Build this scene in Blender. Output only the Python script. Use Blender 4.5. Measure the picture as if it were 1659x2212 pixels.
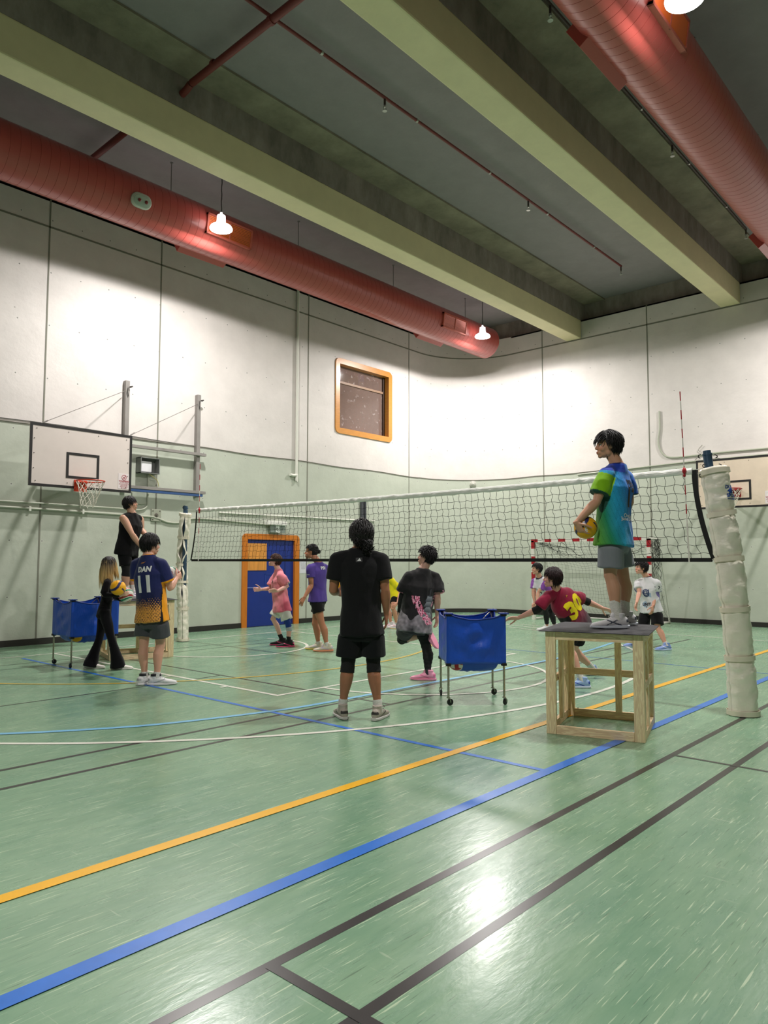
import bpy, bmesh, math, random
import numpy as np
from mathutils import Vector, Matrix, noise
from mathutils.bvhtree import BVHTree
random.seed(7)
for _o in list(bpy.data.objects): bpy.data.objects.remove(_o)
SC = bpy.context.scene; COL = SC.collection
PI = math.pi

# ------------------------------------------------------------------ camera, world, lights, exposure
F_PX, YAW, PITCH, ROLL, EYE = 1575.2, 0.730133538, 0.0686994, -0.00191213, 1.52
CX, CY = 829.5, 1106.0
_f = Vector((math.cos(PITCH)*math.cos(YAW), math.cos(PITCH)*math.sin(YAW), math.sin(PITCH)))
_r = Vector((math.sin(YAW), -math.cos(YAW), 0)); _d = _f.cross(_r)
CR = _r*math.cos(ROLL)+_d*math.sin(ROLL); CD = -_r*math.sin(ROLL)+_d*math.cos(ROLL); CF = _f
HD = Vector((math.cos(YAW), math.sin(YAW), 0)); RT = Vector((math.sin(YAW), -math.cos(YAW), 0))
cam_d = bpy.data.cameras.new('camera'); cam = bpy.data.objects.new('camera', cam_d); COL.objects.link(cam)
cam_d.sensor_fit = 'VERTICAL'; cam_d.sensor_height = 24.0; cam_d.lens = 24.0*F_PX/2212.0
cam_d.clip_end = 100; cam_d.clip_start = 0.05
cam.matrix_world = Matrix(((CR.x, -CD.x, -CF.x, 0), (CR.y, -CD.y, -CF.y, 0), (CR.z, -CD.z, -CF.z, EYE), (0, 0, 0, 1)))
SC.camera = cam
w = bpy.data.worlds.new('world'); SC.world = w; w.use_nodes = True
w.node_tree.nodes['Background'].inputs[0].default_value = (0.75, 0.8, 0.9, 1)
w.node_tree.nodes['Background'].inputs[1].default_value = 0.02
SC.view_settings.view_transform = 'Standard'; SC.view_settings.look = 'None'
SC.view_settings.gamma = 1.0; SC.view_settings.use_curve_mapping = False
SC.view_settings.exposure = 0.0
LAMP_W = 238.0
LAMPS = [(7.75, 11.0, 7.68), (16.3, 11.0, 7.66), (7.75, 2.58, 7.62), (16.3, 2.58, 7.62), (-0.8, 2.58, 7.62)]
LAMP_C = (1.0, 0.96, 0.925)

# ------------------------------------------------------------------ measuring helpers: pixel of the photograph -> point in the hall
def ray(u, v):
    return CR*((u-CX)/F_PX)+CD*((v-CY)/F_PX)+CF
def on_z(u, v, z=0.0):
    d = ray(u, v); return Vector((0, 0, EYE))+d*((z-EYE)/d.z)
def on_y(u, v, y):
    d = ray(u, v); return Vector((0, 0, EYE))+d*(y/d.y)
def on_x(u, v, x):
    d = ray(u, v); return Vector((0, 0, EYE))+d*(x/d.x)
def at_depth(u, v, D):
    d = ray(u, v); return Vector((0, 0, EYE))+d*(D/d.dot(HD))

# ------------------------------------------------------------------ materials
def nodes_of(m):
    m.use_nodes = True; return m.node_tree.nodes, m.node_tree.links
def mat(name, col, rough=0.6, metal=0.0, spec=0.5, emit=None, estr=0.0, alpha=1.0, bump=0.0, bscale=40.0, vary=0.0, vscale=3.0, coat=0.0, sheen=0.0, stretch=None, trans=0.0):
    m = bpy.data.materials.new(name); N, L = nodes_of(m); b = N['Principled BSDF']
    b.inputs['Base Color'].default_value = (*col, 1); b.inputs['Roughness'].default_value = rough
    b.inputs['Metallic'].default_value = metal; b.inputs['Specular IOR Level'].default_value = spec
    if coat: b.inputs['Coat Weight'].default_value = coat; b.inputs['Coat Roughness'].default_value = .15
    if sheen: b.inputs['Sheen Weight'].default_value = sheen
    if trans: b.inputs['Transmission Weight'].default_value = trans
    if emit: b.inputs['Emission Color'].default_value = (*emit, 1); b.inputs['Emission Strength'].default_value = estr
    if alpha < 1: b.inputs['Alpha'].default_value = alpha
    if bump or vary:
        tc = N.new('ShaderNodeTexCoord'); src = tc.outputs['Object']
        if stretch:
            mp = N.new('ShaderNodeMapping'); mp.inputs['Scale'].default_value = stretch; L.new(src, mp.inputs['Vector']); src = mp.outputs[0]
    if bump:
        t = N.new('ShaderNodeTexNoise'); t.inputs['Scale'].default_value = bscale; t.inputs['Detail'].default_value = 5
        L.new(src, t.inputs['Vector']); bp = N.new('ShaderNodeBump'); bp.inputs['Strength'].default_value = bump; bp.inputs['Distance'].default_value = .02
        L.new(t.outputs['Fac'], bp.inputs['Height']); L.new(bp.outputs[0], b.inputs['Normal'])
    if vary:
        t = N.new('ShaderNodeTexNoise'); t.inputs['Scale'].default_value = vscale; t.inputs['Detail'].default_value = 8; t.inputs['Roughness'].default_value = .65
        L.new(src, t.inputs['Vector']); r = N.new('ShaderNodeValToRGB')
        r.color_ramp.elements[0].position = .32; r.color_ramp.elements[1].position = .68
        r.color_ramp.elements[0].color = (*[c*(1-vary) for c in col], 1); r.color_ramp.elements[1].color = (*[min(1, c*(1+vary)) for c in col], 1)
        L.new(t.outputs['Fac'], r.inputs[0]); L.new(r.outputs[0], b.inputs['Base Color'])
    return m
def vcol_mat(name, rough=0.6, spec=0.4, bump=0.0, bscale=30.0, stretch=(1, 1, 1), sheen=0.0, sss=0.0, aniso=0.0, dist=.02, coat=0.0):
    m = bpy.data.materials.new(name); N, L = nodes_of(m); b = N['Principled BSDF']
    a = N.new('ShaderNodeVertexColor'); a.layer_name = 'Col'; L.new(a.outputs[0], b.inputs['Base Color'])
    b.inputs['Roughness'].default_value = rough; b.inputs['Specular IOR Level'].default_value = spec
    if sheen: b.inputs['Sheen Weight'].default_value = sheen; b.inputs['Sheen Roughness'].default_value = .5
    if sss:
        b.inputs['Subsurface Weight'].default_value = sss; b.inputs['Subsurface Radius'].default_value = (.6, .25, .12); b.inputs['Subsurface Scale'].default_value = .01
    if coat: b.inputs['Coat Weight'].default_value = coat
    if bump:
        tc = N.new('ShaderNodeTexCoord'); mp = N.new('ShaderNodeMapping'); mp.inputs['Scale'].default_value = stretch
        t = N.new('ShaderNodeTexNoise'); t.inputs['Scale'].default_value = bscale; t.inputs['Detail'].default_value = 4
        L.new(tc.outputs['Object'], mp.inputs[0]); L.new(mp.outputs[0], t.inputs['Vector'])
        bp = N.new('ShaderNodeBump'); bp.inputs['Strength'].default_value = bump; bp.inputs['Distance'].default_value = dist
        L.new(t.outputs['Fac'], bp.inputs['Height']); L.new(bp.outputs[0], b.inputs['Normal'])
    return m
def s2l(r, g, b):                                  # sRGB 0-255 -> linear
    return tuple(((c/255.0+.055)/1.055)**2.4 if c > 10 else c/255.0/12.92 for c in (r, g, b))

# ------------------------------------------------------------------ mesh building
WM = {}                                            # root matrix of every object, so parts can be authored in hall coordinates
def tag(o, label=None, cat=None, group=None, kind=None):
    if label: o['label'] = label
    if cat: o['category'] = cat
    if group: o['group'] = group
    if kind: o['kind'] = kind
    return o
def thing(name, loc, label, cat, group=None, rz=0.0):
    o = bpy.data.objects.new(name, None); COL.objects.link(o); o.location = loc; o.rotation_euler = (0, 0, rz); o.empty_display_size = .1
    WM[o.name] = Matrix.Translation(Vector(loc)) @ Matrix.Rotation(rz, 4, 'Z'); return tag(o, label, cat, group)
class MB:
    def __init__(s): s.v = []; s.f = []; s.c = []; s.smooth = True
    def add(s, vs, fs, col=None):
        n = len(s.v); s.v += [tuple(p) for p in vs]; s.f += [tuple(i+n for i in f) for f in fs]
        s.c += [col or (1, 1, 1)]*len(vs); return s
    def box(s, lo, hi, M=None, col=None):
        x0, y0, z0 = lo; x1, y1, z1 = hi
        vs = [Vector(p) for p in ((x0, y0, z0), (x1, y0, z0), (x1, y1, z0), (x0, y1, z0), (x0, y0, z1), (x1, y0, z1), (x1, y1, z1), (x0, y1, z1))]
        if M is not None: vs = [M @ p for p in vs]
        return s.add(vs, [(0, 3, 2, 1), (4, 5, 6, 7), (0, 1, 5, 4), (1, 2, 6, 5), (2, 3, 7, 6), (3, 0, 4, 7)], col)
    def bevel_box(s, lo, hi, b=.004, M=None, col=None):
        bm = bmesh.new(); bmesh.ops.create_cube(bm, size=1)
        c = [(a+d)/2 for a, d in zip(lo, hi)]; e = [d-a for a, d in zip(lo, hi)]
        for v in bm.verts: v.co = Vector([c[i]+v.co[i]*e[i] for i in range(3)])
        bmesh.ops.bevel(bm, geom=bm.edges[:], offset=min(b, min(e)*.45), segments=2, affect='EDGES', profile=.6)
        bm.verts.index_update(); vs = [M @ v.co if M is not None else v.co.copy() for v in bm.verts]
        fs = [tuple(v.index for v in f.verts) for f in bm.faces]; bm.free(); return s.add(vs, fs, col)
    def tube(s, path, r, seg=8, caps=True, closed=False, col=None, squash=None):
        P = [Vector(p) for p in path]; n = len(P); R = r if isinstance(r, (list, tuple)) else [r]*n
        vs = []; fs = []; up = None
        for i, p in enumerate(P):
            a = P[(i-1) % n] if (i or closed) else P[i]; b = P[(i+1) % n] if (i < n-1 or closed) else P[i]
            t = (b-a).normalized() if (b-a).length > 1e-9 else Vector((0, 0, 1))
            if up is None: up = t.orthogonal().normalized() if squash is None else (squash-t*squash.dot(t)).normalized()
            up = (up-t*up.dot(t)); up = up.normalized() if up.length > 1e-6 else t.orthogonal().normalized()
            w = t.cross(up)
            for k in range(seg):
                an = 2*PI*k/seg; vs.append(p+(up*math.cos(an)+w*math.sin(an))*R[i])
        m = n if closed else n-1
        for i in range(m):
            for k in range(seg):
                j = (i+1) % n; fs.append((i*seg+k, i*seg+(k+1) % seg, j*seg+(k+1) % seg, j*seg+k))
        if caps and not closed:
            fs.append(tuple(range(seg))[::-1]); fs.append(tuple((n-1)*seg+k for k in range(seg)))
        return s.add(vs, fs, col)
    def lathe(s, prof, org, ax=(0, 0, 1), seg=24, col=None, caps=False):
        ax = Vector(ax).normalized(); u = ax.orthogonal().normalized(); w = ax.cross(u); org = Vector(org); vs = []; fs = []
        for h, r in prof:
            for k in range(seg):
                an = 2*PI*k/seg; vs.append(org+ax*h+(u*math.cos(an)+w*math.sin(an))*r)
        for i in range(len(prof)-1):
            for k in range(seg): fs.append((i*seg+k, i*seg+(k+1) % seg, (i+1)*seg+(k+1) % seg, (i+1)*seg+k))
        if caps: fs.append(tuple(range(seg))[::-1]); fs.append(tuple((len(prof)-1)*seg+k for k in range(seg)))
        return s.add(vs, fs, col)
    def ellip(s, c, r, M=None, seg=16, rings=10, col=None):
        vs = []; fs = []; c = Vector(c)
        for i in range(rings+1):
            th = PI*i/rings
            for k in range(seg):
                an = 2*PI*k/seg; p = c+Vector((r[0]*math.sin(th)*math.cos(an), r[1]*math.sin(th)*math.sin(an), r[2]*math.cos(th)))
                vs.append(M @ p if M is not None else p)
        for i in range(rings):
            for k in range(seg): fs.append((i*seg+k, (i+1)*seg+k, (i+1)*seg+(k+1) % seg, i*seg+(k+1) % seg))
        return s.add(vs, fs, col)
    def loft(s, rings, caps=True, col=None):
        n = len(rings[0]); vs = [p for r in rings for p in r]; fs = []
        for i in range(len(rings)-1):
            for k in range(n): fs.append((i*n+k, i*n+(k+1) % n, (i+1)*n+(k+1) % n, (i+1)*n+k))
        if caps: fs.append(tuple(range(n))[::-1]); fs.append(tuple((len(rings)-1)*n+k for k in range(n)))
        return s.add(vs, fs, col)
    def mesh(s, name='m', smooth=None):
        me = bpy.data.meshes.new(name); me.from_pydata([tuple(v) for v in s.v], [], s.f); me.validate(); me.update()
        return me
    def build(s, name, m=None, parent=None, label=None, cat=None, group=None, kind=None, smooth=False, usecol=False):
        if not s.v: return None
        me = s.mesh(name)
        o = bpy.data.objects.new(name, me); COL.objects.link(o)
        if usecol and len(me.vertices) == len(s.c):
            at_ = me.color_attributes.new('Col', 'FLOAT_COLOR', 'POINT')
            at_.data.foreach_set('color', np.array([(*c, 1.0) for c in s.c], dtype=np.float32).ravel())
        finish(o, parent)
        if m: me.materials.append(m)
        if smooth:
            me.polygons.foreach_set('use_smooth', [True]*len(me.polygons))
            if smooth != 'all':
                try: me.set_sharp_from_angle(angle=math.radians(40))
                except Exception: pass
        return tag(o, label, cat, group, kind)
def finish(o, parent):
    me = o.data
    if parent is None:
        co = np.empty(len(me.vertices)*3, dtype=np.float32); me.vertices.foreach_get('co', co); co = co.reshape(-1, 3)
        c = Vector(((co[:, 0].min()+co[:, 0].max())/2, (co[:, 1].min()+co[:, 1].max())/2, co[:, 2].min()))
        M = Matrix.Translation(c); me.transform(M.inverted()); o.location = c; WM[o.name] = M
    else:
        M = WM[parent.name]; me.transform(M.inverted()); o.parent = parent; WM[o.name] = M
def frame(o, x, y, z):
    return Matrix(((x[0], y[0], z[0], o[0]), (x[1], y[1], z[1], o[1]), (x[2], y[2], z[2], o[2]), (0, 0, 0, 1)))
def copy_tree(o, parent=None):
    c = o.copy(); COL.objects.link(c); c.parent = parent
    for ch in o.children: copy_tree(ch, c)
    return c
def smooth_path(P, n=8, closed=False):
    P = [Vector(p) for p in P]; out = []; m = len(P)
    for i in range(m if closed else m-1):
        a = P[(i-1) % m] if (i or closed) else P[i]*2-P[i+1]
        b = P[i]; c = P[(i+1) % m]; d = P[(i+2) % m] if (closed or i < m-2) else c*2-b
        for k in range(n):
            t = k/n; out.append(.5*((2*b)+(c-a)*t+(2*a-5*b+4*c-d)*t*t+(3*b-a-3*c+d)*t**3))
    if not closed: out.append(P[-1])
    return out
# lettering: real type outlines, laid on a plane or draped over cloth
def text_mesh(txt, size, bold=0.0, align='CENTER', sx=1.0):
    cu = bpy.data.curves.new('t', 'FONT'); cu.body = txt; cu.size = size; cu.offset = bold; cu.align_x = align; cu.align_y = 'CENTER'; cu.resolution_u = 3
    o = bpy.data.objects.new('t', cu); COL.objects.link(o); dg = bpy.context.evaluated_depsgraph_get()
    me = bpy.data.meshes.new_from_object(o.evaluated_get(dg)); bpy.data.objects.remove(o); bpy.data.curves.remove(cu)
    bm = bmesh.new(); bm.from_mesh(me); bpy.data.meshes.remove(me)
    for v in bm.verts: v.co.x *= sx
    return bm
def text_on_plane(mb, txt, org, xa, ya, size, bold=0.0, off=.002, col=None, sx=1.0):
    bm = text_mesh(txt, size, bold, sx=sx); org = Vector(org); xa = Vector(xa).normalized(); ya = Vector(ya).normalized(); n = xa.cross(ya)
    bm.verts.index_update(); mb.add([org+xa*v.co.x+ya*v.co.y+n*off for v in bm.verts], [tuple(v.index for v in f.verts) for f in bm.faces], col); bm.free(); return mb
def drape(mb, bm, org, xa, ya, bvh, off=.004, col=None, reach=.35, cell=.018):
    org = Vector(org); xa = Vector(xa).normalized(); ya = Vector(ya).normalized(); n = xa.cross(ya).normalized()
    bmesh.ops.triangulate(bm, faces=bm.faces[:])
    for _ in range(3):
        es = [e for e in bm.edges if e.calc_length() > cell]
        if not es: break
        bmesh.ops.subdivide_edges(bm, edges=es, cuts=1); bmesh.ops.triangulate(bm, faces=[f for f in bm.faces if len(f.verts) > 3])
    bm.verts.index_update(); vs = []; ok = []
    for v in bm.verts:
        p = org+xa*v.co.x+ya*v.co.y+n*reach; h = bvh.ray_cast(p, -n, reach*2)
        if h[0] is None: vs.append(p); ok.append(False)
        else: vs.append(h[0]+h[1]*off); ok.append(True)
    fs = [tuple(v.index for v in f.verts) for f in bm.faces if all(ok[v.index] for v in f.verts)]
    bm.free(); return mb.add(vs, fs, col)

# ------------------------------------------------------------------ large structure
YW, XW, RC, XB, YB, ZC = 13.75, 18.95, 2.0, -7.0, -4.8, 8.97
def wall_material():
    m = bpy.data.materials.new('painted_concrete_wall'); N, L = nodes_of(m); b = N['Principled BSDF']; b.inputs['Roughness'].default_value = .55
    uv = N.new('ShaderNodeUVMap'); uv.uv_map = 'UV'; sp = N.new('ShaderNodeSeparateXYZ'); L.new(uv.outputs[0], sp.inputs[0])
    def M(op, a, b_=None, c_=None):
        n = N.new('ShaderNodeMath'); n.operation = op
        for i, q in enumerate((a, b_, c_)):
            if q is None: continue
            if isinstance(q, (int, float)): n.inputs[i].default_value = q
            else: L.new(q, n.inputs[i])
        return n.outputs[0]
    def mix(f, a, c, mode='MIX'):
        n = N.new('ShaderNodeMix'); n.data_type = 'RGBA'; n.blend_type = mode
        if isinstance(f, float): n.inputs[0].default_value = f
        else: L.new(f, n.inputs[0])
        for i, q in ((6, a), (7, c)):
            if isinstance(q, tuple): n.inputs[i].default_value = (*q, 1)
            else: L.new(q, n.inputs[i])
        return n.outputs[2]
    up = M('GREATER_THAN', sp.outputs[1], 4.03)
    base = mix(up, s2l(184, 190, 176), s2l(217, 211, 207))
    def noise_(sc, det, rough=.6):
        t = N.new('ShaderNodeTexNoise'); t.inputs['Scale'].default_value = sc; t.inputs['Detail'].default_value = det; t.inputs['Roughness'].default_value = rough; L.new(uv.outputs[0], t.inputs['Vector']); return t.outputs['Fac']
    n1 = noise_(1.3, 10, .65); r = N.new('ShaderNodeMapRange'); r.inputs[1].default_value = .3; r.inputs[2].default_value = .7; r.inputs[3].default_value = .90; r.inputs[4].default_value = 1.05; L.new(n1, r.inputs[0])
    cmb = N.new('ShaderNodeCombineColor'); [L.new(r.outputs[0], cmb.inputs[i]) for i in range(3)]
    base = mix(1.0, base, cmb.outputs[0], 'MULTIPLY')
    # form tie holes on a regular grid, and random pores
    fu = M('SUBTRACT', M('MODULO', M('ADD', sp.outputs[0], 100.0), .58), .29); fv = M('SUBTRACT', M('MODULO', M('ADD', sp.outputs[1], .65), 1.02), .51)
    dd = M('SQRT', M('ADD', M('MULTIPLY', fu, fu), M('MULTIPLY', fv, fv))); tie = M('LESS_THAN', dd, .014)
    ndd = M('LESS_THAN', dd, .024); nring = M('SUBTRACT', ndd, tie)
    base = mix(M('MULTIPLY', nring, .35), base, (.75, .75, .72)); base = mix(M('MULTIPLY', tie, .8), base, (.16, .16, .14))
    vo = N.new('ShaderNodeTexVoronoi'); vo.inputs['Scale'].default_value = 1.6; L.new(uv.outputs[0], vo.inputs['Vector'])
    base = mix(M('MULTIPLY', M('LESS_THAN', vo.outputs['Distance'], .022), .6), base, (.2, .19, .17))
    L.new(base, b.inputs['Base Color'])
    bp = N.new('ShaderNodeBump'); bp.inputs['Strength'].default_value = .35; bp.inputs['Distance'].default_value = .03
    L.new(M('SUBTRACT', noise_(2.2, 8), M('MULTIPLY', tie, .6)), bp.inputs['Height']); L.new(bp.outputs[0], b.inputs['Normal'])
    return m
M_WALL = wall_material()
def wall(name, fn, S, Z, holes=()):
    vs = []; fs = []; uv = []; key = {}
    def vid(s, z):
        if (s, z) not in key:
            key[(s, z)] = len(vs); x, y = fn(s); vs.append((x, y, z)); uv.append((s, z))
        return key[(s, z)]
    for i in range(len(S)-1):
        for j in range(len(Z)-1):
            cs, cz = (S[i]+S[i+1])/2, (Z[j]+Z[j+1])/2
            if any(a < cs < b and c < cz < d for a, b, c, d in holes): continue
            fs.append((vid(S[i], Z[j]), vid(S[i+1], Z[j]), vid(S[i+1], Z[j+1]), vid(S[i], Z[j+1])))
    mb = MB(); mb.add(vs, fs); o = mb.build(name, M_WALL, kind='structure', smooth='all')
    u = o.data.uv_layers.new(name='UV')
    for p in o.data.polygons:
        for li in p.loop_indices: u.data[li].uv = uv[o.data.loops[li].vertex_index]
    return o
WX0, WX1, WZ0, WZ1 = 13.55, 15.52, 5.10, 6.84      # window opening
DX0, DX1, DZ1 = 10.57, 12.02, 2.05                 # door opening
SA = XW-RC; ARC = RC*PI/2
ZT = 8.42
wall_left = wall('wall_left', lambda s: (s, YW), [XB, DX0, DX1, WX0, WX1, SA], [0, DZ1, WZ0, WZ1, ZT], [(DX0, DX1, 0, DZ1), (WX0, WX1, WZ0, WZ1)])
def arc(s):
    a = (s-SA)/RC; return (SA+RC*math.sin(a), YW-RC+RC*math.cos(a))
wall_corner = wall('wall_corner', arc, [SA+ARC*i/24 for i in range(25)], [0, ZT])
S2 = SA+ARC; Y2 = YW-RC
wall_right = wall('wall_right', lambda s: (XW, Y2-(s-S2)), [S2, S2+Y2-YB], [0, ZT])
M_KEEP = M_WALL; M_WALL = mat('bounce_dark_end_wall', s2l(112, 106, 100), rough=.8, vary=.12)  # unseen end walls, toned dark to cut the light they bounce back
wall_front = wall('wall_front', lambda s: (XW-(s-40), YB), [40, 40+XW-XB], [0, ZT])
wall_back = wall('wall_back', lambda s: (XB, YB+(s-80)), [80, 80+YW-YB], [0, ZT])
M_WALL = M_KEEP
# rough concrete ring above the painted panels, set back behind them
M_CONC = mat('rough_concrete', s2l(140, 131, 125), rough=.85, bump=.5, bscale=9, vary=.38, vscale=2.2, stretch=(1, 1, .45))
M_CEIL = mat('grey_ceiling', s2l(144, 137, 141), rough=.8, bump=.15, bscale=14, vary=.07, vscale=2.5)
mb = MB()
B = .22
mb.box((XB, YW+B, ZT-.02), (XW+B, YW+B+.1, ZC+.05)); mb.box((XW+B, YB-B, ZT-.02), (XW+B+.1, YW+B, ZC+.05)); mb.box((XB-B, YB-B-.1, ZT-.02), (XW+B, YB-B, ZC+.05)); mb.box((XB-B-.1, YB-B, ZT-.02), (XB-B, YW+B, ZC+.05))
# ledge on top of the panels
mb.box((XB-B, YW, ZT-.04), (XW+B, YW+B, ZT)); mb.box((XW, YB-B, ZT-.04), (XW+B, YW, ZT)); mb.box((XB-B, YB-B, ZT-.04), (XW+B, YB, ZT)); mb.box((XB-B, YB, ZT-.04), (XB, YW, ZT))
n = 24; vs = [(XW+B, YW+B, ZT-.001)]+[(*arc(SA+ARC*i/n), ZT-.001) for i in range(n+1)]+[]
mb.add(vs, [(0, i+1, i+2) for i in range(n)])
mb.build('wall_upper_ring', M_CONC, kind='structure')
MB().box((XB-.5, YB-.5, ZC), (XW+.5, YW+.5, ZC+.15)).build('ceiling', M_CEIL, kind='structure')

def floor_material():
    m = bpy.data.materials.new('green_sports_floor'); N, L = nodes_of(m); b = N['Principled BSDF']
    g = N.new('ShaderNodeNewGeometry')
    def nz(scale, det=6, rough=.6, mp=(1, 1, 1), rz=0.0, dist=0.0):
        q = N.new('ShaderNodeMapping'); q.inputs['Scale'].default_value = mp; q.inputs['Rotation'].default_value = (0, 0, rz); L.new(g.outputs['Position'], q.inputs[0])
        t = N.new('ShaderNodeTexNoise'); t.inputs['Scale'].default_value = scale; t.inputs['Detail'].default_value = det; t.inputs['Roughness'].default_value = rough; t.inputs['Distortion'].default_value = dist
        L.new(q.outputs[0], t.inputs['Vector']); return t.outputs['Fac']
    def rng(f, a, c, lo=0.0, hi=1.0):
        r = N.new('ShaderNodeMapRange'); r.inputs[1].default_value = a; r.inputs[2].default_value = c; r.inputs[3].default_value = lo; r.inputs[4].default_value = hi; L.new(f, r.inputs[0]); return r.outputs[0]
    def mix(f, a, c):
        n = N.new('ShaderNodeMix'); n.data_type = 'RGBA'; L.new(f, n.inputs[0])
        for i, q in ((6, a), (7, c)):
            if isinstance(q, tuple): n.inputs[i].default_value = (*q, 1)
            else: L.new(q, n.inputs[i])
        return n.outputs[2]
    def mul(a, c):
        n = N.new('ShaderNodeMath'); n.operation = 'MULTIPLY'; L.new(a, n.inputs[0])
        if isinstance(c, float): n.inputs[1].default_value = c
        else: L.new(c, n.inputs[1])
        return n.outputs[0]
    c = mix(rng(nz(.9, 8), .35, .65), s2l(108, 148, 120), s2l(130, 164, 134))
    c = mix(mul(rng(nz(3.5, 8, .7, (.35, 2.2, 1)), .45, .72), .45), c, s2l(146, 176, 142))      # marbled vinyl grain along the sheets
    c = mix(mul(rng(nz(7, 6, .7, (.4, 3.5, 1)), .52, .7), .30), c, s2l(84, 128, 104))
    s1 = rng(nz(9, 2, .5, (.42, 11, 1), .03), .635, .68)                                             # light and dark scuffs running with the sheets
    s2 = rng(nz(9, 2, .5, (.5, 12, 1), -.05), .65, .70); s3 = rng(nz(6, 2, .5, (8, .5, 1), .6), .70, .73)
    c = mix(mul(s1, .62), c, s2l(206, 222, 190)); c = mix(mul(s2, .5), c, s2l(60, 82, 66)); c = mix(mul(s3, .35), c, s2l(190, 205, 180))
    s4 = rng(nz(10, 2, .5, (.55, 9, 1), .35), .68, .72); c = mix(mul(s4, .35), c, s2l(190, 208, 180))
    L.new(c, b.inputs['Base Color'])
    L.new(rng(nz(2.5, 8, .7, (.5, 2, 1)), .3, .75, .17, .36), b.inputs['Roughness'])
    bp = N.new('ShaderNodeBump'); bp.inputs['Strength'].default_value = .12; bp.inputs['Distance'].default_value = .01
    L.new(nz(14, 4, .6, (.5, 1.2, 1)), bp.inputs['Height']); L.new(bp.outputs[0], b.inputs['Normal'])
    b.inputs['Specular IOR Level'].default_value = .5
    return m
floor = MB().add([(XB, YB, 0), (XW, YB, 0), (XW, YW, 0), (XB, YW, 0)], [(0, 1, 2, 3)]).build('floor', floor_material(), kind='structure')

# painted court markings, each line its own part of the floor
def paint(name, col, wear=.12): return mat(name, col, rough=.3, vary=wear, vscale=9)
MP = {'white': paint('white_line_paint', s2l(226, 226, 214), .04), 'yellow': paint('yellow_line_paint', s2l(240, 180, 10), .05), 'blue': paint('blue_line_paint', s2l(40, 112, 205), .08),
      'black': paint('black_line_paint', s2l(44, 41, 41)), 'sky': paint('light_blue_line_paint', s2l(120, 186, 224), .05), 'dullyellow': paint('mustard_line_paint', s2l(206, 176, 62), .05), 'green': paint('dark_green_line_paint', s2l(62, 84, 66))}
LZ = [.0006]
def line(pts, wd, c, label=None):
    P = [Vector((p[0], p[1], 0)) for p in pts]; LZ[0] += .00012; z = LZ[0]; vs = []
    for i, p in enumerate(P):
        a = P[max(i-1, 0)]; b = P[min(i+1, len(P)-1)]; t = (b-a).normalized(); n = Vector((-t.y, t.x, 0))*wd/2
        vs += [(p.x+n.x, p.y+n.y, z), (p.x-n.x, p.y-n.y, z)]
    MB().add(vs, [(2*i, 2*i+1, 2*i+3, 2*i+2) for i in range(len(P)-1)]).build('court_line', MP[c], floor, label=label)
def arcp(cx, cy, r, a0, a1, n=60): return [(cx+r*math.cos(math.radians(a0+(a1-a0)*i/n)), cy+r*math.sin(math.radians(a0+(a1-a0)*i/n))) for i in range(n+1)]
E_ = XW-.03
for y_ in (1.763, 2.227): line([(-4, y_), (14.98, y_)], .052, 'black', 'near black badminton side line')
for y_ in (5.235, 5.70): line([(-4, y_), (14.98, y_)], .045, 'black', 'middle black badminton line')
for y_ in (10.9, 11.35): line([(-4, y_), (9.6, y_)], .03, 'green', 'thin dark line near the left wall')
line([(-4, 8.2), (4.83, 8.2)], .03, 'black'); line([(5.5, 8.22), (5.94, 8.25)], .03, 'black')
line([(5.92, 10.9), (5.96, 5.24)], .035, 'black'); line([(5.92, 2.227), (5.92, -2.5)], .035, 'black')
line([(1.85, 2.227), (1.85, -2.5)], .05, 'black', 'short black cross line in front of the photographer')
line([(11.08, 8.6), (11.08, 2.75)], .028, 'blue')
line([(4.85, 11.95), (4.85, 2.75)], .055, 'blue', 'blue cross line of the volleyball court')
line([(-4, 12.2), (5.4, 12.22), (8.0, 12.38), (16.4, 12.45)], .05, 'white', 'white base line along the left wall')
line([(5.46, 12.2), (5.48, 6.5)], .055, 'white'); line([(5.46, 6.53), (10.66, 6.58)], .055, 'white'); line([(10.66, 12.45), (10.62, 6.58)], .05, 'white')
line([(5.48, 7.46), (5.36, 7.46)], .05, 'white'); line([(5.46, 9.0), (5.3, 8.9), (5.2, 8.35)], .05, 'white'); line([(5.48, 8.7), (5.35, 8.7)], .05, 'white')
line([(15.66, 12.4), (15.66, -4.5)], .05, 'white', 'white line in front of the goal'); line([(14.9, 9.4), (14.55, 8.4), (14.3, 7.0)], .05, 'white')
line(arcp(8.14, 11.36, 7.43, 175, 365, 110), .06, 'white', 'large white arc around the left basket')
line(arcp(7.97, 10.97, 1.47, -200, 20, 60), .055, 'white', 'white circle under the left basket')
line(arcp(7.97, 6.50, 1.78, 180, 360, 50), .055, 'white', 'white half circle below the key')
line(arcp(7.85, 12.6, 5.08, 186, 354, 80), .055, 'dullyellow', 'mustard yellow arc')
line(smooth_path([(1.2, 8.6, 0), (1.9, 7.6, 0), (2.62, 6.9, 0), (3.4, 6.38, 0), (4.01, 6.12, 0), (4.94, 5.88, 0), (5.6, 5.81, 0), (7.0, 5.79, 0), (11, 5.78, 0), (14, 6.2, 0)], 10), .07, 'sky', 'light blue free throw line')
line([(-4, 3.545), (E_, 3.565)], .085, 'yellow', 'bright yellow side line')
line([(-4, 2.73), (14.6, 2.73)], .088, 'blue', 'bright blue volleyball side line')

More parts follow.
